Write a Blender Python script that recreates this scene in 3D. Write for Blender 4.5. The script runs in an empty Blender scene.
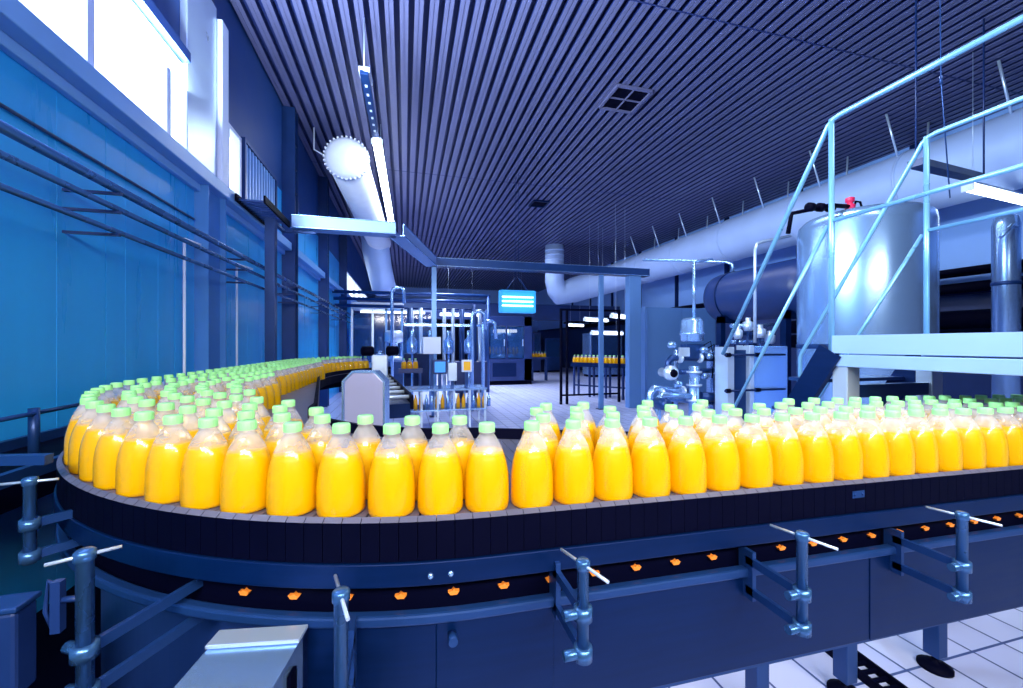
import bpy, math, random
from mathutils import Vector, Matrix
random.seed(7)
S = bpy.context.scene
C = S.collection
PI = math.pi

# ------------------------------------------------------------------ camera, world, exposure
CAMZ, FPX = 1.48, 405.0
YAW = math.atan2(106.5, 405.0)
CA, SA = math.cos(YAW), math.sin(YAW)
cd = bpy.data.cameras.new('camera'); cam = bpy.data.objects.new('camera', cd); C.objects.link(cam)
cd.sensor_width = 36.0; cd.lens = 36.0 * FPX / 1023.0
cd.clip_start = 0.02; cd.clip_end = 200
cam.location = (0, 0, CAMZ); cam.rotation_euler = (PI/2, 0, -YAW)
S.camera = cam
w = bpy.data.worlds.new('world'); S.world = w; w.use_nodes = True
bgn = w.node_tree.nodes['Background']
bgn.inputs[0].default_value = (0.10, 0.25, 1.0, 1); bgn.inputs[1].default_value = 0.08
S.view_settings.view_transform = 'Standard'; S.view_settings.look = 'None'
S.view_settings.gamma = 1.0; S.view_settings.use_curve_mapping = False
S.view_settings.exposure = 0.0
S.cycles.transparent_max_bounces = 40

def area(name, loc, rot, sx, sy, power, col, spread=180):
    l = bpy.data.lights.new(name, 'AREA'); l.shape = 'RECTANGLE'; l.size = sx; l.size_y = sy
    l.energy = power; l.color = col; l.spread = math.radians(spread)
    o = bpy.data.objects.new(name, l); C.objects.link(o); o.location = loc; o.rotation_euler = rot
    return o
# unseen fill lights added over bottles and hall, and daylight from the left-hand windows
area('added_fill_light', (0.6, -1.9, 3.1), (math.radians(62), 0, 0), 5.0, 0.4, 162, (1.0, 0.97, 0.92), 110)
area('added_fill_light', (3.8, 2.6, 5.0), (0, 0, 0), 0.3, 4.0, 60, (0.85, 0.92, 1.0), 120)
area('added_fill_light', (4.0, 9.5, 4.9), (0, math.radians(-50), 0), 0.4, 12.0, 120, (0.72, 0.80, 1.0), 110)
area('added_fill_light', (2.0, 15.0, 5.0), (0, 0, 0), 0.4, 10.0, 750, (0.75, 0.82, 1.0), 120)
area('window_daylight', (-1.80, 2.6, 3.62), (0, math.radians(-124), 0), 0.6, 3.4, 780, (0.70, 0.86, 1.0))

# ------------------------------------------------------------------ helpers
def onY(px, Y):
    u = (px-511.5)/FPX; f = Y/(CA-u*SA); return f*(u*CA+SA)
def onX(px, X):
    u = (px-511.5)/FPX; f = X/(u*CA+SA); return f*(CA-u*SA)
def at(px, f):
    u = (px-511.5)/FPX; return f*(u*CA+SA), f*(CA-u*SA)
def fw(x, y): return x*SA+y*CA
def hz(py, f): return CAMZ+(344-py)/FPX*f

def mat(name, col, rough=0.5, metal=0.0, var=0.0, vs=6.0, emit=None, bump=0.0, bs=30, aniso=None, spec=0.5):
    m = bpy.data.materials.new(name); m.use_nodes = True
    nt = m.node_tree; b = nt.nodes['Principled BSDF']
    b.inputs['Base Color'].default_value = (*col, 1); b.inputs['Roughness'].default_value = rough
    b.inputs['Metallic'].default_value = metal; b.inputs['Specular IOR Level'].default_value = spec
    if emit:
        b.inputs['Emission Color'].default_value = (*emit[0], 1); b.inputs['Emission Strength'].default_value = emit[1]
    tc = nt.nodes.new('ShaderNodeTexCoord')
    if var:
        n = nt.nodes.new('ShaderNodeTexNoise'); n.inputs['Scale'].default_value = vs; n.inputs['Detail'].default_value = 5
        if aniso:
            mp = nt.nodes.new('ShaderNodeMapping'); mp.inputs['Scale'].default_value = aniso
            nt.links.new(tc.outputs['Object'], mp.inputs[0]); nt.links.new(mp.outputs[0], n.inputs['Vector'])
        else: nt.links.new(tc.outputs['Object'], n.inputs['Vector'])
        mx = nt.nodes.new('ShaderNodeMix'); mx.data_type = 'RGBA'
        mx.inputs[6].default_value = (*[c*(1-var) for c in col], 1)
        mx.inputs[7].default_value = (*[min(1, c*(1+var)) for c in col], 1)
        nt.links.new(n.outputs['Fac'], mx.inputs[0]); nt.links.new(mx.outputs[2], b.inputs['Base Color'])
        mr = nt.nodes.new('ShaderNodeMapRange'); mr.inputs[3].default_value = max(0.02, rough-0.08); mr.inputs[4].default_value = min(1, rough+0.12)
        nt.links.new(n.outputs['Fac'], mr.inputs[0]); nt.links.new(mr.outputs[0], b.inputs['Roughness'])
    if bump:
        n2 = nt.nodes.new('ShaderNodeTexNoise'); n2.inputs['Scale'].default_value = bs; n2.inputs['Detail'].default_value = 4
        nt.links.new(tc.outputs['Object'], n2.inputs['Vector'])
        bp = nt.nodes.new('ShaderNodeBump'); bp.inputs['Strength'].default_value = bump; bp.inputs['Distance'].default_value = 0.01
        nt.links.new(n2.outputs['Fac'], bp.inputs['Height']); nt.links.new(bp.outputs[0], b.inputs['Normal'])
    return m

class MB:
    def __init__(s): s.v=[]; s.f=[]; s.sm=[]; s.mi=[]; s.cur=0
    def face(s, idx, smooth=False): s.f.append(idx); s.sm.append(smooth); s.mi.append(s.cur)
    def box(s, c, d, rz=0, M=None):
        b=len(s.v); R = M if M is not None else Matrix.Rotation(rz, 3, 'Z')
        for k in range(8):
            p = Vector(((k&1)-.5, ((k>>1)&1)-.5, ((k>>2)&1)-.5)); p = Vector((p.x*d[0], p.y*d[1], p.z*d[2]))
            s.v.append(tuple(R@p+Vector(c)))
        for q in ((0,2,3,1),(4,5,7,6),(0,1,5,4),(2,6,7,3),(0,4,6,2),(1,3,7,5)): s.face([b+i for i in q])
        return s
    def bb(s, x0,x1,y0,y1,z0,z1): return s.box(((x0+x1)/2,(y0+y1)/2,(z0+z1)/2),(abs(x1-x0),abs(y1-y0),abs(z1-z0)))
    def bar(s, p, q, wd, h):
        p=Vector(p); q=Vector(q); d=q-p; L=d.length; x=d/L
        up=Vector((0,0,1)) if abs(x.z)<.95 else Vector((0,1,0))
        y=up.cross(x).normalized(); z=x.cross(y)
        M=Matrix((x,y,z)).transposed(); return s.box((p+q)/2,(L,wd,h),M=M)
    def tube(s, pts, r, n=12, caps=True, closed=False):
        pts=[Vector(p) for p in pts]; rings=[]; up=None
        rr = r if isinstance(r,(list,tuple)) else [r]*len(pts)
        for i,p in enumerate(pts):
            if closed: t=(pts[(i+1)%len(pts)]-pts[i-1]).normalized()
            elif i==0: t=(pts[1]-p).normalized()
            elif i==len(pts)-1: t=(p-pts[-2]).normalized()
            else: t=((pts[i+1]-p).normalized()+(p-pts[i-1]).normalized()).normalized()
            if up is None: up = Vector((0,0,1)) if abs(t.z)<.9 else Vector((1,0,0))
            a=up.cross(t)
            if a.length<1e-4: a=Vector((1,0,0)).cross(t)
            a.normalize(); bq=t.cross(a); up=bq
            b=len(s.v)
            for k in range(n):
                an=2*PI*k/n; s.v.append(tuple(p+(a*math.cos(an)+bq*math.sin(an))*rr[i]))
            rings.append(b)
        m=len(rings)
        for i in range(m if closed else m-1):
            A=rings[i]; B=rings[(i+1)%m]
            for k in range(n): s.face([A+k,A+(k+1)%n,B+(k+1)%n,B+k],True)
        if caps and not closed:
            s.face([rings[0]+k for k in reversed(range(n))]); s.face([rings[-1]+k for k in range(n)])
        return s
    def lathe(s, prof, n=24, o=(0,0,0), M=None, smooth=True):
        o=Vector(o); b=len(s.v)
        for r,z in prof:
            for k in range(n):
                a=2*PI*k/n; p=Vector((r*math.cos(a),r*math.sin(a),z)); s.v.append(tuple((M@p if M else p)+o))
        for i in range(len(prof)-1):
            for k in range(n):
                q=[b+i*n+k,b+i*n+(k+1)%n,b+(i+1)*n+(k+1)%n,b+(i+1)*n+k]; s.face(q,smooth)
        if prof[0][0]>1e-6: s.face([b+k for k in reversed(range(n))])
        if prof[-1][0]>1e-6: s.face([b+(len(prof)-1)*n+k for k in range(n)])
        return s
    def prism(s, poly, z0, z1, M=None, o=(0,0,0)):
        b=len(s.v); n=len(poly); o=Vector(o)
        for z in (z0,z1):
            for x,y in poly:
                p=Vector((x,y,z)); s.v.append(tuple((M@p if M else p)+o))
        s.face([b+k for k in reversed(range(n))]); s.face([b+n+k for k in range(n)])
        for k in range(n): s.face([b+k,b+(k+1)%n,b+n+(k+1)%n,b+n+k])
        return s
    def build(s, name, m, parent=None, bevel=0, **props):
        me=bpy.data.meshes.new(name); me.from_pydata([tuple(v) for v in s.v],[],s.f)
        for mm in (m if isinstance(m,(list,tuple)) else [m]): me.materials.append(mm)
        me.polygons.foreach_set('use_smooth', s.sm); me.polygons.foreach_set('material_index', s.mi); me.update()
        o=bpy.data.objects.new(name,me); C.objects.link(o)
        if parent is not None:
            o.parent=parent; o.matrix_parent_inverse=Matrix.Translation(parent_world(parent)).inverted()
        if bevel:
            bv=o.modifiers.new('bevel','BEVEL'); bv.width=bevel; bv.segments=2; bv.limit_method='ANGLE'
        for k,v in props.items(): o[k]=v
        return o
def parent_world(o):
    return Vector(o.location) if o.type=='EMPTY' else Vector((0,0,0))
# all part meshes are written in world coordinates; only the top-level Empties carry a location
def thing(name, label, cat, loc=(0,0,0), group=None):
    o=bpy.data.objects.new(name,None); C.objects.link(o); o.location=loc; o.empty_display_size=.1
    o['label']=label; o['category']=cat
    if group: o['group']=group
    return o
def tag(o, label, cat, group=None, kind=None):
    o['label']=label; o['category']=cat
    if group: o['group']=group
    if kind: o['kind']=kind
    return o
def struct(name, mb, m, bevel=0): return mb.build(name, m, None, bevel, kind='structure')
XR = Matrix.Rotation(PI/2,3,'Y')      # lathe axis -> X
YR = Matrix.Rotation(-PI/2,3,'X')     # lathe axis -> Y

# ------------------------------------------------------------------ materials
wallblue  = mat('blue_wall_panel', (0.025,0.40,0.95), 0.28, 0.0, 0.18, 1.5, aniso=(1,3,0.4))
wallpale  = mat('pale_upper_panel', (0.20,0.38,0.78), 0.45, 0.0, 0.12, 1.0)
navy      = mat('navy_paint', (0.008,0.03,0.14), 0.4, 0.0, 0.25, 4)
navydark  = mat('black_navy_plastic', (0.0004,0.0008,0.010), 0.6, 0.0, 0.2, 8, spec=0.05)
bluesteel = mat('blue_steel', (0.011,0.05,0.195), 0.35, 0.4, 0.2, 5)
midsteel  = mat('dark_brushed_steel', (0.0006,0.014,0.08), 0.34, 0.4, 0.25, 4, aniso=(1,1,12), spec=0.3)
stainless = mat('stainless_steel', (0.34,0.57,0.95), 0.26, 0.75)
brightst  = mat('bright_stainless', (0.62,0.76,1.0), 0.3, 0.6, 0.1, 4)
whitish   = mat('white_paint', (0.70,0.79,1.0), 0.4, 0.0, 0.06, 3)
ductwhite = mat('pale_duct', (0.40,0.54,0.85), 0.5, 0.1, 0.1, 2, bump=0.15, bs=5)
insul     = mat('white_insulation', (0.75,0.80,1.0), 0.6, 0.0, 0.1, 5, bump=0.3, bs=14)
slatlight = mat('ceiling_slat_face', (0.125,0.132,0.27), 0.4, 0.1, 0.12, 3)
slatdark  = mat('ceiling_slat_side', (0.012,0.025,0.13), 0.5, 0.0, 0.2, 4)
railcyan  = mat('pale_cyan_rail', (0.20,0.48,0.78), 0.28, 0.4, 0.1, 5)
poststeel = mat('post_steel', (0.05,0.15,0.36), 0.25, 0.6, 0.1, 5)
fasciam   = mat('pale_blue_fascia', (0.30,0.47,0.82), 0.35, 0.2, 0.08, 3)
beamblue  = mat('ledge_blue_paint', (0.20,0.44,0.85), 0.35, 0.0, 0.1, 3)  # lightened to put the window glow into the ledge colour
columnblue= mat('column_blue_paint', (0.05,0.21,0.58), 0.4, 0.0, 0.15, 3)
cabinetm  = mat('satin_blue_cabinet', (0.13,0.29,0.62), 0.33, 0.35, 0.05, 0.7)
orange    = mat('orange_reflection', (0.9,0.26,0.03), 0.4)
redp      = mat('red_paint', (0.8,0.02,0.10), 0.4)
screenm   = mat('lit_blue_screen', (0.02,0.1,0.4), 0.3, emit=((0.05,0.35,1.0),0.9))
tubem     = mat('lit_fluorescent_tube', (1,1,1), 0.4, emit=((0.82,0.93,1.0),9.0))
tubebright= mat('lit_long_tube', (1,1,1), 0.4, emit=((0.82,0.92,1.0),22.0))
tubefar   = mat('lit_far_tube', (1,1,1), 0.4, emit=((0.80,0.90,1.0),3.0))
uvtube    = mat('lit_blue_white_tube', (1,1,1), 0.4, emit=((0.60,0.93,1.0),2.2))
uvpanel   = mat('lit_cyan_panel', (0.05,0.4,0.8), 0.4, emit=((0.01,0.26,0.75),0.6))
daylight  = mat('daylit_window_pane', (0.9,0.95,1.0), 0.2, emit=((0.86,0.95,1.0),2.6))
capgreen  = mat('mint_green_cap', (0.32,0.80,0.31), 0.42, 0.0, spec=0.4)
juicefar  = mat('far_yellow_juice', (1.0,0.50,0.01), 0.4)

def juice_mat():
    m=bpy.data.materials.new('orange_juice'); m.use_nodes=True; nt=m.node_tree; b=nt.nodes['Principled BSDF']
    b.inputs['Base Color'].default_value=(1.0,0.575,0.0,1); b.inputs['Roughness'].default_value=0.35
    b.inputs['Specular IOR Level'].default_value=0.2
    t=nt.nodes.new('ShaderNodeBsdfTranslucent'); t.inputs[0].default_value=(1.0,0.60,0.0,1)
    mx=nt.nodes.new('ShaderNodeMixShader'); mx.inputs[0].default_value=0.35
    nt.links.new(b.outputs[0],mx.inputs[1]); nt.links.new(t.outputs[0],mx.inputs[2])
    nt.links.new(mx.outputs[0],nt.nodes['Material Output'].inputs[0]); return m
juice=juice_mat()
def plastic_mat():
    m=bpy.data.materials.new('clear_bottle_plastic'); m.use_nodes=True; nt=m.node_tree
    nt.nodes.remove(nt.nodes['Principled BSDF']); L=nt.links.new
    tr=nt.nodes.new('ShaderNodeBsdfTransparent'); tr.inputs[0].default_value=(0.97,0.98,1,1)
    gl=nt.nodes.new('ShaderNodeBsdfGlossy'); gl.inputs['Roughness'].default_value=0.12
    fr=nt.nodes.new('ShaderNodeFresnel'); fr.inputs[0].default_value=1.45
    m1=nt.nodes.new('ShaderNodeMixShader'); ge=nt.nodes.new('ShaderNodeNewGeometry'); iv=nt.nodes.new('ShaderNodeMath'); iv.operation='SUBTRACT'; iv.inputs[0].default_value=1; L(ge.outputs['Backfacing'],iv.inputs[1]); fm=nt.nodes.new('ShaderNodeMath'); fm.operation='MULTIPLY'; L(fr.outputs[0],fm.inputs[0]); L(iv.outputs[0],fm.inputs[1]); L(fm.outputs[0],m1.inputs[0]); L(tr.outputs[0],m1.inputs[1]); L(gl.outputs[0],m1.inputs[2])
    # noisy whitish layer on the empty head space above the juice
    df=nt.nodes.new('ShaderNodeBsdfDiffuse'); df.inputs[0].default_value=(0.9,0.92,1,1)
    tl=nt.nodes.new('ShaderNodeBsdfTranslucent'); tl.inputs[0].default_value=(0.9,0.92,1,1)
    md=nt.nodes.new('ShaderNodeMixShader'); md.inputs[0].default_value=0.4; L(df.outputs[0],md.inputs[1]); L(tl.outputs[0],md.inputs[2])
    tc=nt.nodes.new('ShaderNodeTexCoord'); sp=nt.nodes.new('ShaderNodeSeparateXYZ'); L(tc.outputs['Object'],sp.inputs[0])
    mr=nt.nodes.new('ShaderNodeMapRange'); mr.inputs[1].default_value=0.143; mr.inputs[2].default_value=0.154; mr.inputs[3].default_value=0.0; mr.inputs[4].default_value=0.6
    L(sp.outputs[2],mr.inputs[0])
    nz=nt.nodes.new('ShaderNodeTexNoise'); nz.inputs['Scale'].default_value=16; L(tc.outputs['Object'],nz.inputs['Vector'])
    mu=nt.nodes.new('ShaderNodeMath'); mu.operation='MULTIPLY'; L(mr.outputs[0],mu.inputs[0]); L(nz.outputs[0],mu.inputs[1])
    m2=nt.nodes.new('ShaderNodeMixShader'); L(mu.outputs[0],m2.inputs[0]); L(m1.outputs[0],m2.inputs[1]); L(md.outputs[0],m2.inputs[2])
    L(m2.outputs[0],nt.nodes['Material Output'].inputs[0]); return m
plastic=plastic_mat()
def tile_mat():
    m=bpy.data.materials.new('white_floor_tiles'); m.use_nodes=True; nt=m.node_tree; b=nt.nodes['Principled BSDF']; L=nt.links.new
    tc=nt.nodes.new('ShaderNodeTexCoord'); mp=nt.nodes.new('ShaderNodeMapping'); mp.inputs['Rotation'].default_value=(0,0,0)
    L(tc.outputs['Object'],mp.inputs[0])
    br=nt.nodes.new('ShaderNodeTexBrick'); br.offset=0; br.inputs['Scale'].default_value=1.0
    br.inputs['Color1'].default_value=(0.56,0.61,0.86,1); br.inputs['Color2'].default_value=(0.48,0.53,0.82,1); br.inputs['Mortar'].default_value=(0.03,0.06,0.22,1)
    br.inputs['Mortar Size'].default_value=0.006; br.inputs['Brick Width'].default_value=0.22; br.inputs['Row Height'].default_value=0.22
    L(mp.outputs[0],br.inputs['Vector']); L(br.outputs['Color'],b.inputs['Base Color']); b.inputs['Roughness'].default_value=0.28
    return m
tiles=tile_mat()
def glassmat(name,col,alpha):
    m=bpy.data.materials.new(name); m.use_nodes=True; nt=m.node_tree; b=nt.nodes['Principled BSDF']
    b.inputs['Base Color'].default_value=(*col,1); b.inputs['Roughness'].default_value=.08; b.inputs['Alpha'].default_value=alpha; return m
darkglass=glassmat('dark_machine_glass',(0.02,0.08,0.25),0.55)

# ------------------------------------------------------------------ room shell
WX, CX, CEIL, YB, YF = -1.96, 9.7, CAMZ+3.92, 29.0, -2.6
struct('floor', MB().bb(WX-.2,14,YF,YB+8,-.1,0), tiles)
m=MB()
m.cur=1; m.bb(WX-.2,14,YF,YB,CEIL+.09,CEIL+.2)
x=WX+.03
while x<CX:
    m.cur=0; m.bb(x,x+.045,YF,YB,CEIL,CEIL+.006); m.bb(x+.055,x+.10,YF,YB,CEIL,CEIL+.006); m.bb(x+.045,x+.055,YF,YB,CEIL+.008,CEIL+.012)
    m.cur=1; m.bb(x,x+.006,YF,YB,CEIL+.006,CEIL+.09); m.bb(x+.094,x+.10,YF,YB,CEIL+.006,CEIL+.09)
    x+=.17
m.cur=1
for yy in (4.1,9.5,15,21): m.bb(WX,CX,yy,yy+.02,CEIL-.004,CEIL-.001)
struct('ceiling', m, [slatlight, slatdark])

# left wall with openings
WB, WT = CAMZ+1.69, CAMZ+2.51
wins=[(-1.2,4.45),(5.22,5.62),(13.5,25.0)]
m=MB()
seams=[YF]+[ -1.2,0.2,1.3,2.35,3.35,4.2,5.3,6.6,7.9,9.3,11,13,15,17,19,21,23,25,27]+[YB]
for a,b in zip(seams[:-1],seams[1:]):
    m.bb(WX-.12,WX,a+.004,b-.004,0,WB)
    k=a+.2
    while k<b-.05: m.bb(WX,WX+.0015,k,k+.012,.1,WB-.1); k+=.4
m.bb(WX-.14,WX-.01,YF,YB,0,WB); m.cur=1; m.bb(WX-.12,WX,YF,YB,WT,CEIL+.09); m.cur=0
for a,b in ((YF,wins[0][0]),(wins[0][1],wins[1][0]),(wins[1][1],wins[2][0]),(wins[2][1],YB)): m.bb(WX-.12,WX,a,b,WB,WT)
struct('wall_left', m, [wallblue, mat('shaded_upper_wall', (0.008,0.06,0.25), 0.5, 0.0, 0.2, 2)])  # second colour darkens the upper band, where the wall is unlit
def window(idx,y0,y1,mull):
    m=MB()
    m.bb(WX-.1,WX+.03,y0,y1,WB,WB+.02); m.bb(WX-.1,WX+.03,y0,y1,WT-.05,WT)
    for yy in [y0+.025,y1-.025]+mull: m.bb(WX-.1,WX+.03,yy-.03,yy+.03,WB+.04,WT-.05)
    o=struct('window_%d'%idx, m, whitish)
    MB().bb(WX-.07,WX-.06,y0+.02,y1-.02,WB+.03,WT-.04).build('window_pane', daylight, o)
window(1,-1.2,4.45,[0.4,1.75,3.17,4.05]); window(2,5.22,5.62,[]); window(3,13.5,25.0,[15.4,17.3,19.2,21.1,23.0])
struct('trim_1', MB().bb(WX,WX+.10,YF,4.25,WT+.01,WT+.10), navy)   # lintel over the near window
# right and back walls
m=MB(); m.bb(CX,CX+.15,YF,YB,2.4,CEIL+.09); m.cur=1; m.bb(CX,CX+.15,YF,YB,0,2.4)
struct('wall_right', m, [wallpale, navy])
m=MB()
for y in (3.2,5.6,8,10.4,12.8,15.2,17.6,20,22.4): m.bb(CX-.06,CX,y,y+.14,2.4,CEIL)
m.bb(CX-.05,CX,YF,YB,2.36,2.5)
struct('trim_2', m, midsteel)
m=MB(); m.bb(WX,CX,YB,YB+.2,3.4,CEIL+.09); m.bb(WX,1.2,YB,YB+.2,0,3.4); m.bb(CX-.8,CX,YB,YB+.2,0,3.4)
struct('wall_back', m, wallpale)
m=MB(); m.bb(WX,14,YB+7.9,YB+8,0,CEIL); m.bb(13.9,14,YB,YB+8,0,CEIL); m.bb(WX,14,YB,YB+8,3.5,3.6)
struct('wall_far', m, navy)
# low dark service soffit crossing the hall behind the filler
m=MB(); m.bb(WX,CX,17.0,17.4,CAMZ+1.05,CAMZ+1.75)
struct('trim_3', m, navy)

# wall steelwork
o=MB().bb(WX,WX+.15,YF,19,WB-.15,WB-.02).bb(WX,WX+.05,YF,19,WB-.22,WB-.15).build('wall_beam', beamblue, None, .008)
tag(o,'long blue steel ledge beam running under the windows of the left wall','beam')
for i,(z,r,lab) in enumerate(((CAMZ+.945,.026,'uppermost and thickest of the three blue pipes along the left wall'),(CAMZ+.825,.018,'middle one of the three pipes along the left wall'),(CAMZ+.685,.016,'lowest and thinnest of the three pipes along the left wall'))):
    t=thing('wall_pipe',lab,'pipe',(WX+.26,2,z),'pipes along the left wall')
    MB().tube([(WX+.26,YF,z),(WX+.26,16,z)],r,14).build('pipe_run',poststeel,t)
    for y in (1.0,3.0,5.0,7.2,9.5,12): MB().bb(WX,WX+.26+r,y-.012,y+.012,z-r-.012,z-r+.004).build('pipe_bracket',navy,t)
o=MB().tube([(WX+.015,YF,CAMZ+1.19),(WX+.015,4.5,CAMZ+1.19)],.010,8).build('wall_conduit',navy); tag(o,'thin dark conduit on the left wall above the three pipes','conduit')
t=thing('wall_column','pale wide steel column between the two left windows','column',(WX+.12,4.65,0))
MB().bb(WX,WX+.12,4.54,4.555,0,WB-.02).bb(WX,WX+.12,4.925,4.94,0,WB-.02).bb(WX+.05,WX+.065,4.555,4.925,0,WB-.02).build('web',columnblue,t)
MB().bb(WX,WX+.06,4.28,4.87,WB-.05,CEIL-.42).build('upper_casing',brightst,t,.006)
MB().bb(WX,WX+.05,4.30,4.85,CEIL-.42,CEIL-.002).build('head_casing',bluesteel,t)
MB().bb(WX,WX+.10,4.90,5.06,WB-.12,CEIL-.5).build('cable_trunk',whitish,t,.006)
for i,(y,lab) in enumerate(((7.5,'dark steel column on the left wall behind the tray post'),(10.4,'dark steel column on the left wall, second beyond the tray'),(13.5,'furthest visible dark steel column on the left wall'))):
    t=thing('wall_column',lab,'column',(WX+.1,y,0))
    MB().bb(WX,WX+.2,y-.1,y-.085,0,CEIL).bb(WX,WX+.2,y+.085,y+.1,0,CEIL).bb(WX+.09,WX+.11,y-.085,y+.085,0,CEIL).build('web',bluesteel,t)
    m=MB()
    for z in (3.6,4.0,4.4,4.8): m.bb(WX+.01,WX+.19,y-.08,y+.08,z,z+.012)
    m.build('stiffener',bluesteel,t)
m=MB()
t=thing('louvre_vent','ribbed blue louvre panel high on the left wall after the windows','vent',(WX+.02,6.3,WB))
MB().bb(WX,WX+.05,5.68,5.72,WB,WT).bb(WX,WX+.05,6.94,6.98,WB,WT).bb(WX,WX+.05,5.68,6.98,WT,WT+.05).bb(WX,WX+.05,5.68,6.98,WB-.01,WB+.03).build('frame',bluesteel,t)
m=MB(); y=5.76
while y<6.9: m.bb(WX+.005,WX+.035,y,y+.05,WB+.03,WT); y+=.11
m.build('louvre',beamblue,t)
t=thing('cable_ladder','dark perforated cable ladder hung below the left wall ledge','cable ladder',(WX+.3,5.2,WB-.1))
m=MB(); m.bb(WX+.16,WX+.18,5.05,6.05,WB-.12,WB-.04).bb(WX+.44,WX+.46,5.05,6.05,WB-.12,WB-.04); m.build('side_rail',navydark,t)
m=MB(); y=5.1
while y<6.0: m.bb(WX+.17,WX+.45,y,y+.02,WB-.10,WB-.08); y+=.07
m.build('rung',bluesteel,t)
# downpipes on the left wall
for y,lab in ((4.25,'thin pale downpipe on the left wall left of the pale column'),(5.42,'thin downpipe on the left wall beneath the second window')):
    o=MB().tube([(WX+.05,y,0),(WX+.05,y,WB-.75)],.012,8).tube([(WX+.05,y,WB-.75),(WX+.05,y+.5,WB-.72)],.012,8).build('wall_downpipe',whitish); tag(o,lab,'pipe')

# ------------------------------------------------------------------ main bottle conveyor
OX, OY, RO = 0.20, 2.525, 1.55
YE = OY-RO                         # outer edge of the front stretch
XE = OX-RO                         # outer edge of the back stretch
BX, BY, RB = XE+3.0, 5.0, 3.0
XMAX = 5.2
def zb(x): return 1.056-.02*(max(-1.3,min(4.0,x))-.3)
path=[]                            # (x, y, nx, ny) with n pointing to the inside of the belt
def addp(x,y,nx,ny): path.append((x,y,nx,ny))
N1=int((XMAX-OX)/.042)
for i in range(N1): addp(XMAX-(XMAX-OX)*i/N1, YE, 0, 1)
N2=int(RO*PI/2/.042)
for i in range(N2):
    a=-PI/2-PI/2*i/N2; addp(OX+RO*math.cos(a),OY+RO*math.sin(a),-math.cos(a),-math.sin(a))
N3=int((BY-OY)/.042)
for i in range(N3): addp(XE, OY+(BY-OY)*i/N3, 1, 0)
N4=int(RB*.75/.042)
for i in range(N4+1):
    a=PI-.75*i/N4; addp(BX+RB*math.cos(a),BY+RB*math.sin(a),-math.cos(a),-math.sin(a))
def bwidth(p):
    x,y=p[0],p[1]
    if y<OY:
        if p[2]==0 and x>.3: return .85-.27*min(1,(x-.3)/.9)
        return .85
    return .85-.40*min(1,max(0,(y-2.6)/2.2))
def band(i0,i1,o0,o1,z0,z1,mb=None,inner=False):
    """closed rectangular section swept along path[i0..i1]; offsets measured inward from the outer edge"""
    mb=mb or MB(); b=len(mb.v); n=0
    for i in range(i0,i1+1):
        x,y,nx,ny=path[i]; z=zb(x); w0=bwidth(path[i]) if inner else 0
        for o,zz in ((o0,z0),(o1,z0),(o1,z1),(o0,z1)): mb.v.append((x+nx*(w0+o),y+ny*(w0+o),z+zz))
        n+=1
    for i in range(n-1):
        for k in range(4): mb.face([b+i*4+k,b+(i+1)*4+k,b+(i+1)*4+(k+1)%4,b+i*4+(k+1)%4])
    mb.face([b,b+1,b+2,b+3]); e=b+(n-1)*4; mb.face([e+3,e+2,e+1,e]); return mb
NP=len(path)-1
conv=thing('bottle_conveyor','long dark curved conveyor carrying the crowd of juice bottles across the foreground','conveyor',(OX,YE,0))
slat=mat('conveyor_slat_steel',(0.13,0.13,0.19),0.4,0.3,0.2,6)
m=MB()
for i in range(NP):
    A=path[i];B=path[i+1]; b=len(m.v)
    for P,t0 in ((A,.0),(B,.92)):
        pass
    for f in (0.0,.90):
        x=A[0]+(B[0]-A[0])*f; y=A[1]+(B[1]-A[1])*f; nx=A[2]+(B[2]-A[2])*f; ny=A[3]+(B[3]-A[3])*f
        wd=bwidth(A); z=zb(x)
        for o,zz in ((0,-.005),(wd,-.005),(wd,0),(0,0)): m.v.append((x+nx*o,y+ny*o,z+zz))
    for k in range(4): m.face([b+k,b+4+k,b+4+(k+1)%4,b+(k+1)%4])
    m.face([b,b+1,b+2,b+3]); m.face([b+7,b+6,b+5,b+4])
m.build('slat_belt',slat,conv)
m=MB(); b=len(m.v)
for i in range(NP+1):
    x,y,nx,ny=path[i]; z=zb(x); wd=bwidth(path[i])
    for o,zz in ((.004,-.10),(wd-.002,-.10),(wd-.002,-.0052),(.004,-.0052)): m.v.append((x+nx*o,y+ny*o,z+zz))
for i in range(NP):
    for k in range(4): m.face([i*4+k,(i+1)*4+k,(i+1)*4+(k+1)%4,i*4+(k+1)%4])
m.face([0,1,2,3]); m.build('belt_bed',navydark,conv)
m=MB(); k=0
for i in range(0,NP,1):
    A=path[i]; B=path[i+1]; x=A[0]; 
    b=len(m.v)
    for f in (0.0,.97):
        xx=A[0]+(B[0]-A[0])*f; yy=A[1]+(B[1]-A[1])*f; z=zb(xx)
        for o,zz in ((-.014,-.088),(-.001,-.088),(-.001,.012),(-.014,.003)): m.v.append((xx+A[2]*o,yy+A[3]*o,z+zz))
    for k in range(4): m.cur=1 if k==2 else 0; m.face([b+k,b+4+k,b+4+(k+1)%4,b+(k+1)%4])
    m.cur=0
    m.face([b,b+1,b+2,b+3]); m.face([b+7,b+6,b+5,b+4])
m.build('chain_skirt',[navydark,slat],conv)
band(0,NP,-.020,.02,-.145,-.090).build('steel_rail',midsteel,conv,.003)
band(0,NP,.03,.05,-.236,-.145,band(0,NP,.012,.05,-.236,-.228)).build('return_channel',navydark,conv)
band(0,NP,-.016,.012,-.240,-.214).build('lower_lip',bluesteel,conv,.006)
band(0,NP,-.02,.0,.0,.045,None,True).build('inner_guide',navydark,conv)
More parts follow.
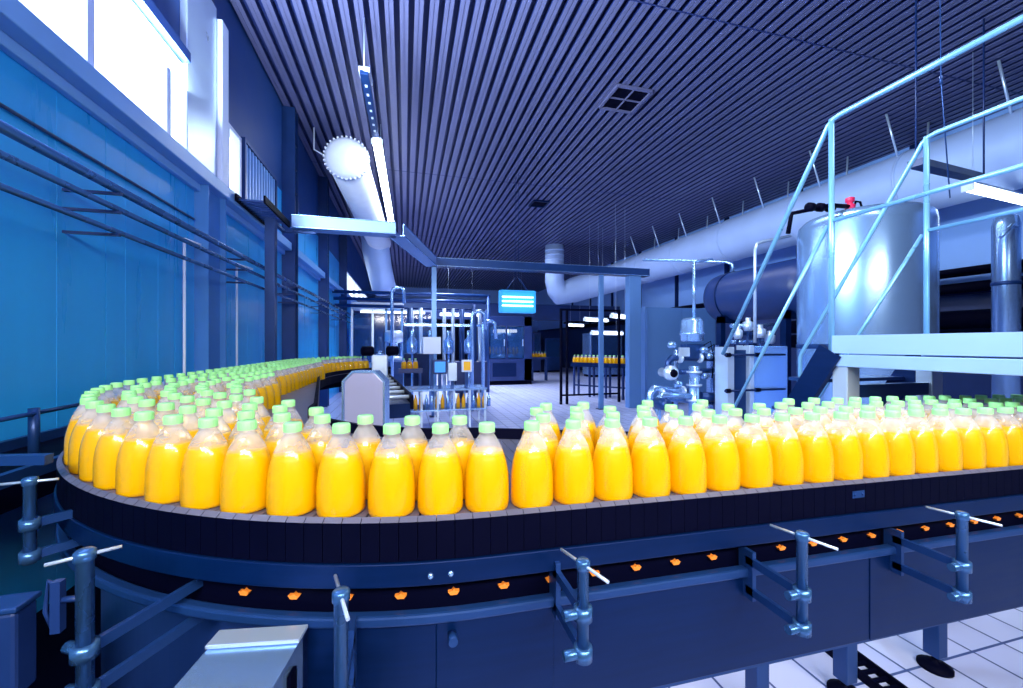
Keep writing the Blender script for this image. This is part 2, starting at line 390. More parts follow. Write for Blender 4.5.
# side panels: split at visible seams, recessed and dark on the curve
def idx_x(xv): return min(range(N1+N2),key=lambda i:abs(path[i][0]-xv))
cuts=[XMAX,3.3,2.2,1.45,0.36,0.08,-.22]
for a,b in zip(cuts[:-1],cuts[1:]):
    band(idx_x(a) if a<XMAX else 0,idx_x(b),.0+.003*(cuts.index(a)%2),.02,-.515,-.237).build('side_panel',midsteel,conv,.002)
band(idx_x(-.22),N1+N2+N3,.09,.11,-.86,-.236).build('curve_skirt',navy,conv)
# bottle reflections in the slot below the rail, built as orange tabs
def to_px(x,y):
    f=fw(x,y); return 511.5+FPX*(x*CA-y*SA)/f
for i in range(40,N1+N2,3):
    x,y,nx,ny=path[i]; z=zb(x)-.19
    if x>2.6: continue
    c=Vector((x+nx*.022,y+ny*.022,z))
    tx,ty=ny,-nx
    if to_px(x,y)<205: continue
    q=MB()
    pts=[(-.014,.003),(-.005,.004),(0,.009),(.005,.004),(.014,.003),(.008,-.005),(-.008,-.005)]
    b=0
    for dd in (-.003,.010):
        for (u,vv) in pts: q.v.append((c.x+tx*u+nx*dd,c.y+ty*u+ny*dd,c.z+vv))
    n=len(pts); q.face(list(range(n))); q.face(list(reversed(range(n,2*n))))
    for k in range(n): q.face([k,n+k,n+(k+1)%n,(k+1)%n])
    q.build('reflection_tab',orange,conv)
# guide posts with cross pins, clamps and arms
def guide_post(x,y,zt,L,r,ox,oy,reach,parent,pin=(0,1),pl=.055):
    z0=zt-L
    p=MB().lathe([(0,z0),(r,z0),(r,zt-.022),(r*1.25,zt-.02),(r*1.25,zt-.004),(r*.9,zt),(0,zt)],16,(x,y,0)).build('guide_post',poststeel,parent)
    px,py=pin
    MB().tube([(x-px*pl,y-py*pl,zt-.012),(x+px*pl,y+py*pl,zt-.012)],.0035,8).build('cross_pin',brightst,p)
    tx,ty=-oy,ox
    for zz in (z0+.02,z0+.105):
        cm=MB()
        cm.lathe([(r*1.05,zz-.014),(r*1.6,zz-.014),(r*1.6,zz+.014),(r*1.05,zz+.014)],16,(x,y,0))
        cm.tube([(x+tx*.0,y+ty*.0,zz),(x+tx*.045,y+ty*.045,zz)],.011,10)
        cm.build('clamp',poststeel,p)
    am=MB()
    for zz in (z0+.02,z0+.105):
        am.bar((x+ox*r*1.3,y+oy*r*1.3,zz),(x+ox*reach,y+oy*reach,zz),.012,.022)
    am.bar((x+ox*reach,y+oy*reach,z0-.005),(x+ox*reach,y+oy*reach,z0+.135),.012,.05)
    am.build('mounting_arm',bluesteel,p)
for px,Y in ((341,.80),(583,.80),(802,.80),(962,.80)):
    x=onY(px,Y); guide_post(x,Y,zb(x)-.035,.31 if px<400 else .22 if px<700 else .26,.0125,0,1,YE-Y-.006,conv,(-.28,.96),.075)
x,y=at(85,.78); d=Vector((OX-x,OY-y)); d.normalize()
guide_post(x,y,1.085,.30,.0135,d.x,d.y,.30,conv,(d.x*.5+.6,d.y*.5))
x,y=at(30,1.08); d=Vector((OX-x,OY-y)); d.normalize()
guide_post(x,y,1.125,.23,.013,d.x,d.y,.14,conv,(1,.15))
x,y=at(58,.80); MB().box((x,y,hz(606,.80)),(.016,.016,.10)).tube([(x,y,hz(585,.8)),(x-.015,y,hz(580,.8)),(x-.02,y,hz(610,.8)),(x-.008,y,hz(628,.8))],.004,6).tube([(x,y,hz(600,.8)),(x+.05,y-.005,hz(600,.8))],.006,6).build('sensor',navy,conv)
x=onY(857,YE-.01); MB().box((x,YE-.011,zb(x)-.03),(.05,.008,.022)).tube([(x-.016,YE-.019,zb(x)-.03),(x-.016,YE-.012,zb(x)-.03)],.004,8).tube([(x+.016,YE-.019,zb(x)-.03),(x+.016,YE-.012,zb(x)-.03)],.004,8).build('clip_plate',bluesteel,conv)
x=onY(452,YE); MB().tube([(x,YE-.03,zb(x)-.275),(x,YE+.0,zb(x)-.275)],.011,12).build('panel_knob',bluesteel,conv)
for px in (430,450): 
    x=onY(px,YE); MB().lathe([(0,-.006),(.006,-.006),(.007,0)],10,(x,YE-.0145,zb(x)-.12),YR).build('rail_bolt',stainless,conv)
# legs, feet and low tie bar
for px in (500,757,845,935):
    x=onY(px,1.30)
    l=MB().bb(x-.03,x+.03,1.27,1.33,.06,zb(x)-.10).build('leg',bluesteel,conv,.004)
    MB().lathe([(0,0),(.062,0),(.062,.012),(.03,.026),(.012,.03),(.012,.07),(0,.07)],20,(x,1.30,0)).build('foot_pad',navydark,l)
for (x,y) in ((-.55,1.75),(-.85,2.6),(-.95,4.2),(-.55,6.3)):
    l=MB().bb(x-.03,x+.03,y-.03,y+.03,.06,zb(x)-.10).build('leg',bluesteel,conv)
    MB().lathe([(0,0),(.062,0),(.062,.012),(.03,.026),(.012,.03),(.012,.07),(0,.07)],20,(x,y,0)).build('foot_pad',navydark,l)
MB().bar((-.1,1.2,.36),(3.9,1.2,.29),.035,.035).build('tie_bar',bluesteel,conv)
MB().bar((onY(850,1.33),1.33,.30),(onY(870,1.33),1.7,.30),.03,.03).build('cross_brace',bluesteel,conv)
# sloping steel chute box under the curve at bottom left
t=thing('steel_chute','shiny rectangular steel chute sticking out under the conveyor curve','chute',(-.32,.85,.75))
bx,by=at(262,.90); zt=hz(637,.90)
dv=Vector((-.16,-.98)).normalized(); sv=Vector((-dv.y,dv.x))
def chp(a,b,z): return (bx+sv.x*a+dv.x*b,by+sv.y*a+dv.y*b,z)
M3=Matrix((Vector((sv.x,sv.y,0)),Vector((dv.x,dv.y,0)),Vector((0,0,1)))).transposed()
MB().box(chp(0,.25,zt-.07),(.17,.52,.14),M=M3).build('chute_body',stainless,t,.006)
MB().box(chp(0,.255,zt+.004),(.185,.53,.006),M=M3).build('chute_cover',stainless,t,.002)
MB().box(chp(0,.015,zt+.012),(.19,.05,.008),M=M3).build('back_flange',brightst,t,.002)
MB().box(chp(0,.30,(zt-.14)/2),(.08,.08,zt-.14),M=M3).build('support_post',midsteel,t)
MB().box(chp(.088,.06,zt-.06),(.01,.03,.05),M=M3).build('latch',navydark,t)

# ------------------------------------------------------------------ bottles
BH=.236
shell_prof=[(0,0.0029),(.050,0.0000),(.0555,0.0029),(.0575,0.0116),(.0578,0.0290),(.0575,0.0658),(.0562,0.0891),(.0530,0.1104),(.0480,0.1307),(.0410,0.1500),(.0320,0.1684),(.0225,0.1839),(.0178,0.1917),(.0215,0.1936),(.0215,0.1965),(.0172,0.1975),(.0172,0.2120)]
shell=MB().lathe(shell_prof,20)
liq=MB().lathe([(0,0.0039),(.049,0.0010),(.0545,0.0039),(.0565,0.0116),(.0568,0.0290),(.0565,0.0658),(.0552,0.0891),(.0520,0.1104),(.0470,0.1307),(.0412,0.1467),(.0400,0.1471),(0,0.1471)],20)
capm=MB().lathe([(.0205,0.1960),(.0208,0.1984),(.0203,0.2163),(.0188,0.2183),(0,0.2183)],20)
for k in range(20):
    a=2*PI*(k+.5)/20; capm.box((.0204*math.cos(a),.0204*math.sin(a),.2065),(.0012,.0022,.017),a)
proto={}
for nm,mb,mt in (('bottle_body',shell,plastic),('juice',liq,juice),('cap',capm,capgreen)):
    o=mb.build(nm,mt); proto[nm]=o
used=[False]
def bottle(x,y,label,group,z=None,tilt=0):
    e=bpy.data.objects.new('juice_bottle',None); C.objects.link(e); e.empty_display_size=.05
    e.location=(x,y,(zb(x) if z is None else z)); e.rotation_euler=(0,0,random.uniform(0,6.28))
    e['label']=label; e['category']='bottle'; e['group']=group
    for nm in ('bottle_body','juice','cap'):
        c=proto[nm] if not used[0] else proto[nm].copy()
        if used[0]: C.objects.link(c)
        c.parent=e
    used[0]=True
    return e
ORD=['first','second','third','fourth','fifth','sixth','seventh','eighth','ninth','tenth','eleventh','twelfth','thirteenth','fourteenth','fifteenth','sixteenth','seventeenth','eighteenth','nineteenth','twentieth','twenty-first','twenty-second','twenty-third','twenty-fourth','twenty-fifth','twenty-sixth','twenty-seventh','twenty-eighth','twenty-ninth','thirtieth']
PT=.1206; PR=.1065
ROWN=['outermost','second','third','fourth','fifth']
slots=[]   # (zone,row,x,y)
def jit(): return random.uniform(-.0025,.0025)
L_arc=RO*PI/2
for row in range(5):
    off=.0595+PR*row; R=RO-off; stag=.5*(row%2)
    # front straight: x from OX to the right
    for i in range(-1,26):
        x=.327+PT*(i+stag)
        if x<OX or x>3.05: continue
        if row==2 and x<.42: continue
        if row==3 and (x<.5 or (x<1.55 and random.random()<.62)): continue
        if row==4: continue
        if row==1 and 0.23<x<.32: continue
        slots.append(('front',row,x+jit(),YE+off+jit()))
    # curve
    x0=.327+PT*(-1+stag)
    while x0>OX: x0-=PT
    s=(OX-x0); R1=RO-.0595
    a=s/R
    while a<PI/2-.03:
        ang=-PI/2-a; x=OX+R*math.cos(ang); y=OY+R*math.sin(ang)
        keep=True
        if row==2 and a<.36: keep=False
        if row==3 and a<.46: keep=False
        if row==4 and a<.80: keep=False
        if keep: slots.append(('curve',row,x+jit(),y+jit()))
        a+=PT/R
    y=OY+R*(0)+ (a-PI/2)*R
    while y<BY:
        if not (row==4 and y>3.0) : slots.append(('back',row,XE+off+jit(),y+jit()))
        y+=PT
    if row<3:
        s=y-BY; Rb=RB-off; a=s/Rb
        while a<.62:
            ang=PI-a; slots.append(('bend',row,BX+Rb*math.cos(ang)+jit(),BY+Rb*math.sin(ang)+jit())); a+=PT/Rb
# the crowd jostles: shift the inner rows a little at random, then push touching bottles apart
slots=[list(t)+[t[2],t[3]] for t in slots]
for t in slots:
    if t[1]>0 and t[0]!='bend': t[2]+=random.uniform(-.035,.035); t[3]+=random.uniform(-.012,.02)
DM=.1172
for it in range(45):
    slots.sort(key=lambda t:t[3])
    for a in range(len(slots)):
        A=slots[a]
        for b in range(a+1,len(slots)):
            B=slots[b]
            dy=B[3]-A[3]
            if dy>DM: break
            dx=B[2]-A[2]; d2=dx*dx+dy*dy
            if d2<DM*DM and d2>1e-9:
                d=math.sqrt(d2); p=(DM-d)/d*.5
                fa=0 if A[1]==0 else 1; fb=0 if B[1]==0 else 1
                if fa+fb==0: continue
                if fa+fb==1: p*=2
                A[2]-=dx*p*fa; A[3]-=dy*p*fa; B[2]+=dx*p*fb; B[3]+=dy*p*fb
slots=[tuple(t[:4]) for t in slots]
def to_px(x,y): 
    f=fw(x,y); return 511.5+FPX*(x*CA-y*SA)/f
vis=sorted([s for s in slots if s[0]=='front' and s[1]==0 and to_px(s[2],s[3])<1023],key=lambda s:-s[2])
rank={id(s):k for k,s in enumerate(vis)}
cur=sorted([s for s in slots if s[0]=='curve' and s[1]==0],key=lambda s:s[3])
crank={id(s):k for k,s in enumerate(cur)}
vis2=sorted([s for s in slots if s[0]=='front' and s[1]==1 and to_px(s[2],s[3])<1023],key=lambda s:-s[2])
rank2={id(s):k for k,s in enumerate(vis2)}
print('bottles',len(slots),len(vis))
for s in slots:
    zone,row,x,y=s; k=id(s)
    if zone=='front':
        if k in rank: lab='green-capped juice bottle in the nearest row of the straight, %s from the right edge'%ORD[rank[k]]
        elif k in rank2: lab='green-capped juice bottle in the second row of the straight, %s from the right edge'%ORD[rank2[k]]
        else: lab='green-capped juice bottle in the %s row of the straight front stretch'%(ROWN[row] if row else 'nearest unseen')
        g='bottles on the front stretch, row %s'%ROWN[row]
    elif zone=='curve':
        if k in crank: lab='juice bottle on the outer rim of the left curve, %s counting from front'%ORD[crank[k]]
        else: lab='juice bottle in the %s row inside the left curve of the conveyor'%ROWN[row]
        g='bottles on the curve, row %s'%ROWN[row]
    elif zone=='back':
        lab='juice bottle in the %s row from the wall on the receding stretch'%('first' if row==0 else ROWN[row]); g='bottles on the receding stretch, row %s'%ROWN[row]
    else:
        lab='distant juice bottle in the %s row where the line bends right'%('outer','middle','inner')[row]; g='bottles on the far bend, row %s'%ROWN[row]
    bottle(x,y,lab,g)

# ------------------------------------------------------------------ crossover bridge with stair (right)
XA,XB,YS=2.30,3.05,1.73
fA=fw(XA,YS); ztop=hz(336,fA); zr=hz(119,fA); zm=hz(221,fA)
br=thing('crossover_bridge','pale steel crossover walkway with railings and steep stair at right','bridge',(XA,YS,0))
Y0=.62
MB().bb(XA,XB,Y0,YS,ztop-.012,ztop).build('deck',stainless,br)
MB().bb(XA-.012,XA,Y0,YS-.01,ztop-.095,ztop+.002).bb(XB,XB+.012,Y0,YS-.01,ztop-.095,ztop+.002).bb(XA,XB,YS-.012,YS,ztop-.095,ztop-.013).build('fascia',fasciam,br)
MB().bb(XA-.004,XA+.05,Y0,YS,ztop-.168,ztop-.103).build('beam',fasciam,br,.004)
MB().bb(XB-.05,XB+.004,Y0,YS,ztop-.168,ztop-.103).build('beam',fasciam,br,.004)
sl=math.tan(math.radians(59))
def railside(X,tend,newel):
    rr=.0135
    a=[(X,Y0,zr),(X,YS-.05,zr),(X,YS-.012,zr-.006),(X,YS+.02,zr-.03),(X,YS+.045,zr-.075)]
    a.append((X,YS+tend,zr-.075-(tend-.045)*sl)); 
    if newel: a+= [(X,YS+tend+.01,zr-.11-(tend-.045)*sl),(X,YS+tend+.01,.0)]
    MB().tube(a,rr,14).build('handrail',railcyan,br)
    MB().tube([(X,Y0,zm),(X,YS,zm)],rr*.8,12).tube([(X,YS+.02,zm-.02),(X,YS+tend,zm-tend*sl)],rr*.8,12).build('mid_rail',railcyan,br)
    for y in (YS,.70): MB().tube([(X,y,ztop-.168),(X,y,zr)],rr*1.05,14).build('rail_post',railcyan,br)
    MB().bar((X,YS+.0,ztop-.08),(X,YS+(ztop-.08)/sl,.0),.035,.13).build('stringer',midsteel,br)
railside(XA,.80,False); railside(XB,.80,True)
for k in range(1,7):
    z=ztop-.2*k-.05; y=YS+(.2*k)/sl
    MB().bb(XA+.02,XB-.02,y-.02,y+.16,z-.02,z).build('tread',bluesteel,br)
for X in (XA+.05,XB-.05):
    MB().bb(X-.045,X+.045,YS-.08,YS+.0,0,ztop-.168).build('leg',brightst,br,.004)
    MB().bb(X-.045,X+.045,.64,.72,0,ztop-.168).build('leg',brightst,br,.004)
MB().bar((XA+.05,YS-.04,1.22),(XB-.05,YS-.04,1.22),.05,.07).build('cross_tie',bluesteel,br)

# ------------------------------------------------------------------ tanks and process equipment (right)
tx,ty=at(862,5.0); TR=.66
t=thing('steel_tank','large upright stainless storage tank behind the railing','tank',(tx,ty,0))
MB().lathe([(0,.42),(.3,.36),(TR-.03,.5),(TR,.56),(TR,2.88),(TR-.015,2.97),(TR-.07,3.03),(TR-.3,3.09),(0,3.12)],64,(tx,ty,0)).build('shell',stainless,t)
MB().lathe([(TR,1.42),(TR+.008,1.425),(TR+.008,1.475),(TR,1.48)],64,(tx,ty,0)).build('seam_band',bluesteel,t)
for k in range(4):
    a=.5+k*PI/2; MB().tube([(tx+.55*math.cos(a),ty+.55*math.sin(a),0),(tx+.55*math.cos(a),ty+.55*math.sin(a),.55)],.04,12).build('leg',midsteel,t)
vx,vy=at(850,4.75)
MB().lathe([(0,3.05),(.05,3.05),(.05,3.11),(.03,3.12),(.03,3.14),(.045,3.145),(.045,3.19),(.02,3.20),(0,3.20)],14,(vx,vy,0)).build('red_valve',redp,t)
MB().tube([(vx,vy,3.09),(vx-.35,vy-.05,3.06),(vx-.75,vy+.1,2.98),(vx-.80,vy+.1,2.75)],.025,10).build('top_pipe',navydark,t)
MB().tube([(vx+.05,vy,3.05),(vx+.09,vy,3.16),(vx+.16,vy,3.16),(vx+.2,vy,3.06)],.012,8).build('hose_loop',navydark,t)
for dx in (.3,.45,.6): MB().lathe([(.02,-.03),(.05,-.03),(.05,.03),(.02,.03)],12,(vx-dx,vy,3.07-.06*dx),XR).build('pipe_valve',navydark,t)
cx,cy=at(1006,5.0)
t=thing('steel_column_vessel','slim tall stainless column vessel at the right edge beside the tank','vessel',(cx,cy,0))
MB().lathe([(0,0),(.12,0),(.12,2.95),(.10,3.04),(.05,3.09),(0,3.10)],32,(cx,cy,0)).build('shell',stainless,t)
MB().lathe([(.12,2.2),(.128,2.21),(.128,2.24),(.12,2.25)],32,(cx,cy,0)).build('clamp_band',bluesteel,t)
MB().tube([(cx-.02,cy-.1,2.9),(cx-.2,cy-.15,2.9),(cx-.32,cy-.1,2.75)],.02,10).build('side_pipe',stainless,t)
# horizontal dark vessel
hx,hz0=5.95,2.36
t=thing('horizontal_vessel','dark navy horizontal cylindrical vessel with domed end behind the tank','vessel',(hx,5.5,0))
MB().lathe([(0,-.0),(.2,.03),(.36,.1),(.44,.2),(.46,.32),(.46,1.95),(.36,2.1),(0,2.2)][::1],40,(hx,6.75,hz0),Matrix.Rotation(PI/2,3,'X')).build('shell',navy,t)
MB().lathe([(.462,.5),(.47,.5),(.47,.54),(.462,.54)],40,(hx,6.75,hz0),Matrix.Rotation(PI/2,3,'X')).build('weld_band',midsteel,t)
for y in (4.9,6.2): MB().bb(hx-.4,hx-.3,y-.05,y+.05,0,2.0).bb(hx+.3,hx+.4,y-.05,y+.05,0,2.0).bb(hx-.4,hx+.4,y-.05,y+.05,1.86,1.98).build('stand_frame',midsteel,t)
MB().tube([(hx,6.3,hz0+.44),(hx,6.3,hz0+.62),(hx-.08,6.4,hz0+.68),(hx-1.2,7.4,hz0+.86)],.028,10).build('vent_pipe',stainless,t)
# plate heat exchanger
t=thing('plate_heat_exchanger','blue plate heat exchanger with pale frame bars and threaded tie rods','heat exchanger',(4.4,4.3,0))
Yh=4.25; xa,xb,xc=onY(731,Yh),onY(752,Yh),onY(789,Yh); f0=fw(xb,Yh); zt=hz(347,f0)
MB().bb(xa-.05,xa+.05,Yh,Yh+.22,.05,zt).build('pressure_plate',brightst,t,.004)
MB().bb(xb-.035,xb+.035,Yh,Yh+.22,.05,zt+.02).build('frame_plate',brightst,t,.004)
m=MB(); x=xa+.055
while x<xb-.04: m.bb(x,x+.008,Yh+.06,Yh+.2,.2,zt-.04); x+=.012
m.build('plate_pack',bluesteel,t)
MB().bb(xb+.04,xc,Yh+.02,Yh+.2,.1,zt+.01).build('casing',stainless,t,.006)
for z in (zt-.1,zt-.55,zt-.95):
    MB().tube([(xa-.12,Yh-.03,z),(xc-.1,Yh-.03,z)],.014,8).build('tie_rod',midsteel,t)
    MB().lathe([(0,-.03),(.028,-.03),(.028,.03),(0,.03)],6,(xb+.06,Yh-.03,z),XR,False).lathe([(0,-.03),(.028,-.03),(.028,.03),(0,.03)],6,(xa-.07,Yh-.03,z),XR,False).build('tie_rod_nut',navydark,t)
m=MB()
for k in range(7): m.lathe([(0,0),(.012,0),(.012,.02),(0,.02)],6,(xa+.0+(xc-xa)*k/6.2,Yh+.1,zt+.012))
m.build('top_bolt',midsteel,t)
# valve and pump assembly
t=thing('valve_pump_assembly','cluster of stainless valves and pipework with round actuator left of the heat exchanger','pump',(3.6,4.7,0))
Yv=4.75
def vp(px,py,dy=0):
    x=onY(px,Yv+dy); return (x,Yv+dy,hz(py,fw(x,Yv+dy)))
a=vp(692,342); b=vp(692,318); R=.145
MB().lathe([(0,a[2]),(R*.8,a[2]),(R,a[2]+.02),(R,a[2]+.09),(R*1.12,a[2]+.1),(R*1.12,a[2]+.125),(R,a[2]+.135),(R,b[2]-.04),(R*.7,b[2]),(0,b[2]+.01)],28,(a[0],Yv,0)).build('actuator',stainless,t)
MB().tube([vp(694,318),vp(694,262)],.022,10).tube([vp(694,262),vp(712,259,.5)],.018,8).build('air_pipe',stainless,t)
MB().bb(vp(683,0)[0],vp(702,0)[0],Yv-.06,Yv+.06,vp(0,366)[2],vp(0,344)[2]).build('valve_yoke',bluesteel,t,.01)
MB().box(vp(684,352,-.1),(.16,.03,.12)).build('name_plate',brightst,t,.004)
MB().tube([vp(694,366,-.12),(vp(694,0,-.12)[0],Yv-.12,0)],.07,16).build('vertical_pipe',stainless,t)
MB().tube([vp(668,378),vp(668,362),vp(672,358),vp(727,358)],.045,14).build('upper_pipe',bluesteel,t)
MB().tube([(vp(650,0)[0],Yv,0),vp(650,394),vp(654,388),vp(690,392)],.045,14).build('elbow_pipe',stainless,t)
MB().tube([(vp(658,0,-.2)[0],Yv-.2,0),vp(658,400,-.2),vp(662,395,-.2),vp(694,396,-.12)],.04,14).build('elbow_pipe',stainless,t)
MB().tube([vp(700,396,-.1),vp(722,398,-.1)],.06,14).build('lower_pipe',bluesteel,t)
MB().tube([vp(716,345),(vp(716,0)[0],Yv,0)],.035,12).build('riser_pipe',bluesteel,t)
a=vp(671,373,-.15); MB().lathe([(0,-.06),(.05,-.06),(.09,-.04),(.1,0),(.1,.03),(.06,.05),(.06,.2),(0,.2)],24,a,YR).build('pump_housing',brightst,t)
MB().lathe([(0,-.012),(.05,-.012),(.055,0),(0,.001)],20,(a[0],a[1]-.06,a[2]),YR).build('pump_face',navydark,t)
a=vp(713,352,.12); b=vp(713,408,.12); R=.085
MB().lathe([(0,b[2]),(R*.5,b[2]),(R,b[2]+.08),(R,a[2]-.06),(R*1.15,a[2]-.05),(R*1.15,a[2]-.02),(R*.8,a[2]+.02),(0,a[2]+.04)],20,(a[0],a[1],0)).build('filter_housing',stainless,t)
MB().tube([vp(676,350,.1),(vp(676,0,.1)[0],Yv+.1,0)],.03,12).build('riser_pipe',stainless,t)
MB().tube([vp(664,405,.05),vp(668,399,.05),vp(727,404,.05)],.04,12).build('lower_pipe',stainless,t)
MB().tube([vp(680,372,-.05),vp(722,370,-.05)],.035,12).build('cross_pipe',bluesteel,t)
for px,py in ((662,393),(683,391),(680,358),(718,358),(722,398),(700,358)):
    a=vp(px,py,-.05); MB().lathe([(.03,-.012),(.068,-.012),(.068,.012),(.03,.012)],20,a,XR).build('pipe_flange',brightst,t)
for py in (372,385,400):
    a=vp(694,py,-.12); MB().lathe([(.07,-.012),(.10,-.012),(.10,.012),(.07,.012)],20,a).build('pipe_flange',brightst,t)
a=vp(662,404,-.3); MB().lathe([(0,-.12),(.06,-.12),(.075,-.1),(.075,.1),(.055,.12),(0,.12)],20,a,YR).build('motor',bluesteel,t)
for px,py in ((704,350),(710,356),(672,345),(678,384),(705,376),(718,372)):
    a=vp(px,py,-.1); MB().lathe([(0,-.05),(.03,-.05),(.045,-.03),(.045,.03),(.03,.05),(0,.05)],14,a,XR).build('valve_body',stainless,t)
for k in range(4):
    a=vp(704+k*4,345+k*3,-.08); b=vp(712+k*3,378+k*2,-.08); c=vp(714+k*3,360,-.14)
    MB().tube([a,((a[0]+c[0])/2,c[1],a[2]+.05),c,b],.008,6).build('air_hose',navydark,t)
t=thing('pipe_manifold','row of pipes and valves beneath the dark horizontal vessel','manifold',(4.6,5.0,1.6))
Yv=5.0
for k,py in enumerate((326,334,342)):
    MB().tube([vp(731,py,.05*k),vp(774,py-1,.05*k)],(.03,.022,.028)[k],12).build('pipe_run',(stainless,bluesteel,stainless)[k],t)
for px,py,R in ((738,333,.06),(748,325,.07),(760,332,.08),(770,338,.07)):
    a=vp(px,py,-.05); MB().lathe([(0,-.09),(R*.7,-.09),(R,-.05),(R,.04),(R*.5,.06),(R*.5,.11),(0,.11)],16,a).build('valve_body',stainless if px%2 else brightst,t)
    MB().tube([a,(a[0],a[1]+.1,0)],.018,8).build('stem_pipe',bluesteel,t)
o=MB().tube([(vp(755,0,-.3)[0],Yv-.3,1.5),vp(755,250,-.3),vp(757,244,-.3),vp(762,242,-.3),(vp(790,236,-.3))],.022,10).build('steam_pipe',brightst); tag(o,'thin pale pipe rising above the heat exchanger and bending right to the tank','pipe')
# pale control cabinet and corner post
t=thing('control_cabinet','tall pale blue steel cabinet beside the end post of the cable tray','cabinet',(6.1,9.0,0))
x0,x1=onY(645,8.65),onY(716,8.65); zt=hz(307,fw(x0,8.65))
MB().bb(x0,x1,8.65,9.3,.08,zt).build('body',cabinetm,t,.01)
MB().bb(x0+.04,(x0+x1)/2-.01,8.63,8.65,.15,zt-.06).build('door',cabinetm,t,.004)
MB().bb((x0+x1)/2+.01,x1-.04,8.63,8.65,.15,zt-.06).build('door',cabinetm,t,.004)
MB().bb(x0+.02,x1-.02,8.68,9.28,0,.08).build('plinth',navydark,t)
# long duct with hangers
DX,DZ,DR=8.55,CAMZ+2.80,.55
t=thing('ventilation_duct','big pale round ventilation duct running along the right wall','duct',(DX,10,DZ))
pts=[(DX,YF,DZ)]+[(DX,y,DZ) for y in range(0,14,2)]+[(DX,13.6,DZ),(DX-.25,14.5,DZ-.1),(DX-.9,15.1,DZ-.3),(DX-1.9,15.35,DZ-.6),(DX-2.5,15.35,DZ-.75),(DX-2.65,15.3,DZ-.62),(DX-2.76,15.25,DZ-.25),(DX-2.78,15.2,DZ+.1),(DX-2.78,15.2,CEIL-.002)]
MB().tube(pts,[DR]*9+[DR,DR*.97,DR*.92,DR*.85,.40,.38,.37,.37,.37],40).build('duct_run',ductwhite,t)
for y in range(-1,14,2): MB().lathe([(DR,-.02),(DR+.015,-.02),(DR+.015,.02),(DR,.02)],40,(DX,y+.0,DZ),YR).build('duct_flange',ductwhite,t)
for k,y in enumerate([1.0+1.35*i for i in range(10)]):
    MB().tube([(DX-.35,y,DZ+.42),(DX-.62,y+.0,CEIL-.002)],.018,6).build('hanger_strap',brightst,t)
    MB().tube([(DX+.35,y,DZ+.42),(DX+.4,y,CEIL-.002)],.018,6).build('hanger_strap',brightst,t)
for i in range(5): MB().lathe([(.37,-.02),(.385,-.02),(.385,.02),(.37,.02)],32,(DX-2.78,15.2,DZ+.15+i*.19)).build('riser_rib',ductwhite,t)
# dark pipe rack on the right wall
t=thing('pipe_rack','dark rack of long pipes running along the right wall below the duct','pipe rack',(9.2,8,2.6))
for x,z,r in ((9.35,2.72,.07),(9.15,2.72,.06),(8.95,2.70,.05),(9.3,2.45,.09)): MB().tube([(x,YF,z),(x,22,z)],r,12).build('pipe_run',navydark,t)
for y in (1,4,7,10,13,16,19): MB().bb(8.85,CX-.07,y-.03,y+.03,2.58,2.64).build('bracket',navydark,t)
for zz,lab in ((1.9,'upper of two dark fat pipes behind the slim column vessel'),(1.55,'lower of two dark fat pipes behind the slim column vessel')):
    o=MB().tube([(9.3,-1,zz),(9.3,8,zz)],.16,16).build('process_pipe',navydark); tag(o,lab,'pipe')
# right-hand fluorescent lamp, bracket and cable
def lamp(name,label,p,q,wd,hanger=None,tm=None,group=None):
    t=thing(name,label,'lamp',tuple((Vector(p)+Vector(q))/2),group)
    p=Vector(p); q=Vector(q); up=Vector((0,0,1))
    MB().bar(p+up*.075,q+up*.075,wd*.6,.03).build('housing',whitish,t,.006)
    MB().tube([p+up*.0,q+up*.0],wd*.32,12).build('tube',tm or tubem,t)
    d=(q-p).normalized()
    MB().bar(p-d*.02+up*.0,p+up*.0,wd*.8,.09).bar(q,q+d*.02,wd*.8,.09).build('end_cap',whitish,t)
    if hanger:
        for f in hanger:
            c=p.lerp(q,f); MB().tube([c+up*.085,(c.x,c.y,CEIL-.002)],.003,6).build('suspension_rod',brightst,t)
    return t
p=at(968,5.4); q=at(1042,6.0)
lamp('fluorescent_lamp','bright fluorescent batten behind the railing at the right edge',(p[0],p[1],hz(188,5.4)),(q[0],q[1],hz(206,6.0)),.15,(.06,))
p=at(915,4.2); q=at(978,5.0)
o=MB().bar((p[0],p[1],hz(163,4.2)),(q[0],q[1],hz(178,5.0)),.12,.07).tube([(p[0]+.1,p[1]+.05,hz(165,4.2)),(p[0]+.1,p[1]+.05,CEIL-.002)],.01,6).tube([(q[0]-.1,q[1]-.1,hz(178,5.0)),(q[0]-.1,q[1]-.1,CEIL-.002)],.01,6).build('cable_channel',navy); tag(o,'short dark cable channel hung above the tank at right','cable channel')
p=at(937,2.6); q=at(950,2.6)
o=MB().tube([(p[0],p[1],CEIL),(at(941,2.6)[0],at(941,2.6)[1],hz(80,2.6)),(q[0],q[1],hz(198,2.6))],.004,6).tube([(at(941,2.6)[0],at(941,2.6)[1],hz(76,2.6)),(at(941,2.6)[0]+.001,at(941,2.6)[1],hz(84,2.6))],.009,8).build('hanging_cable',bluesteel); tag(o,'thin cable dangling from the dark ceiling at right','cable')

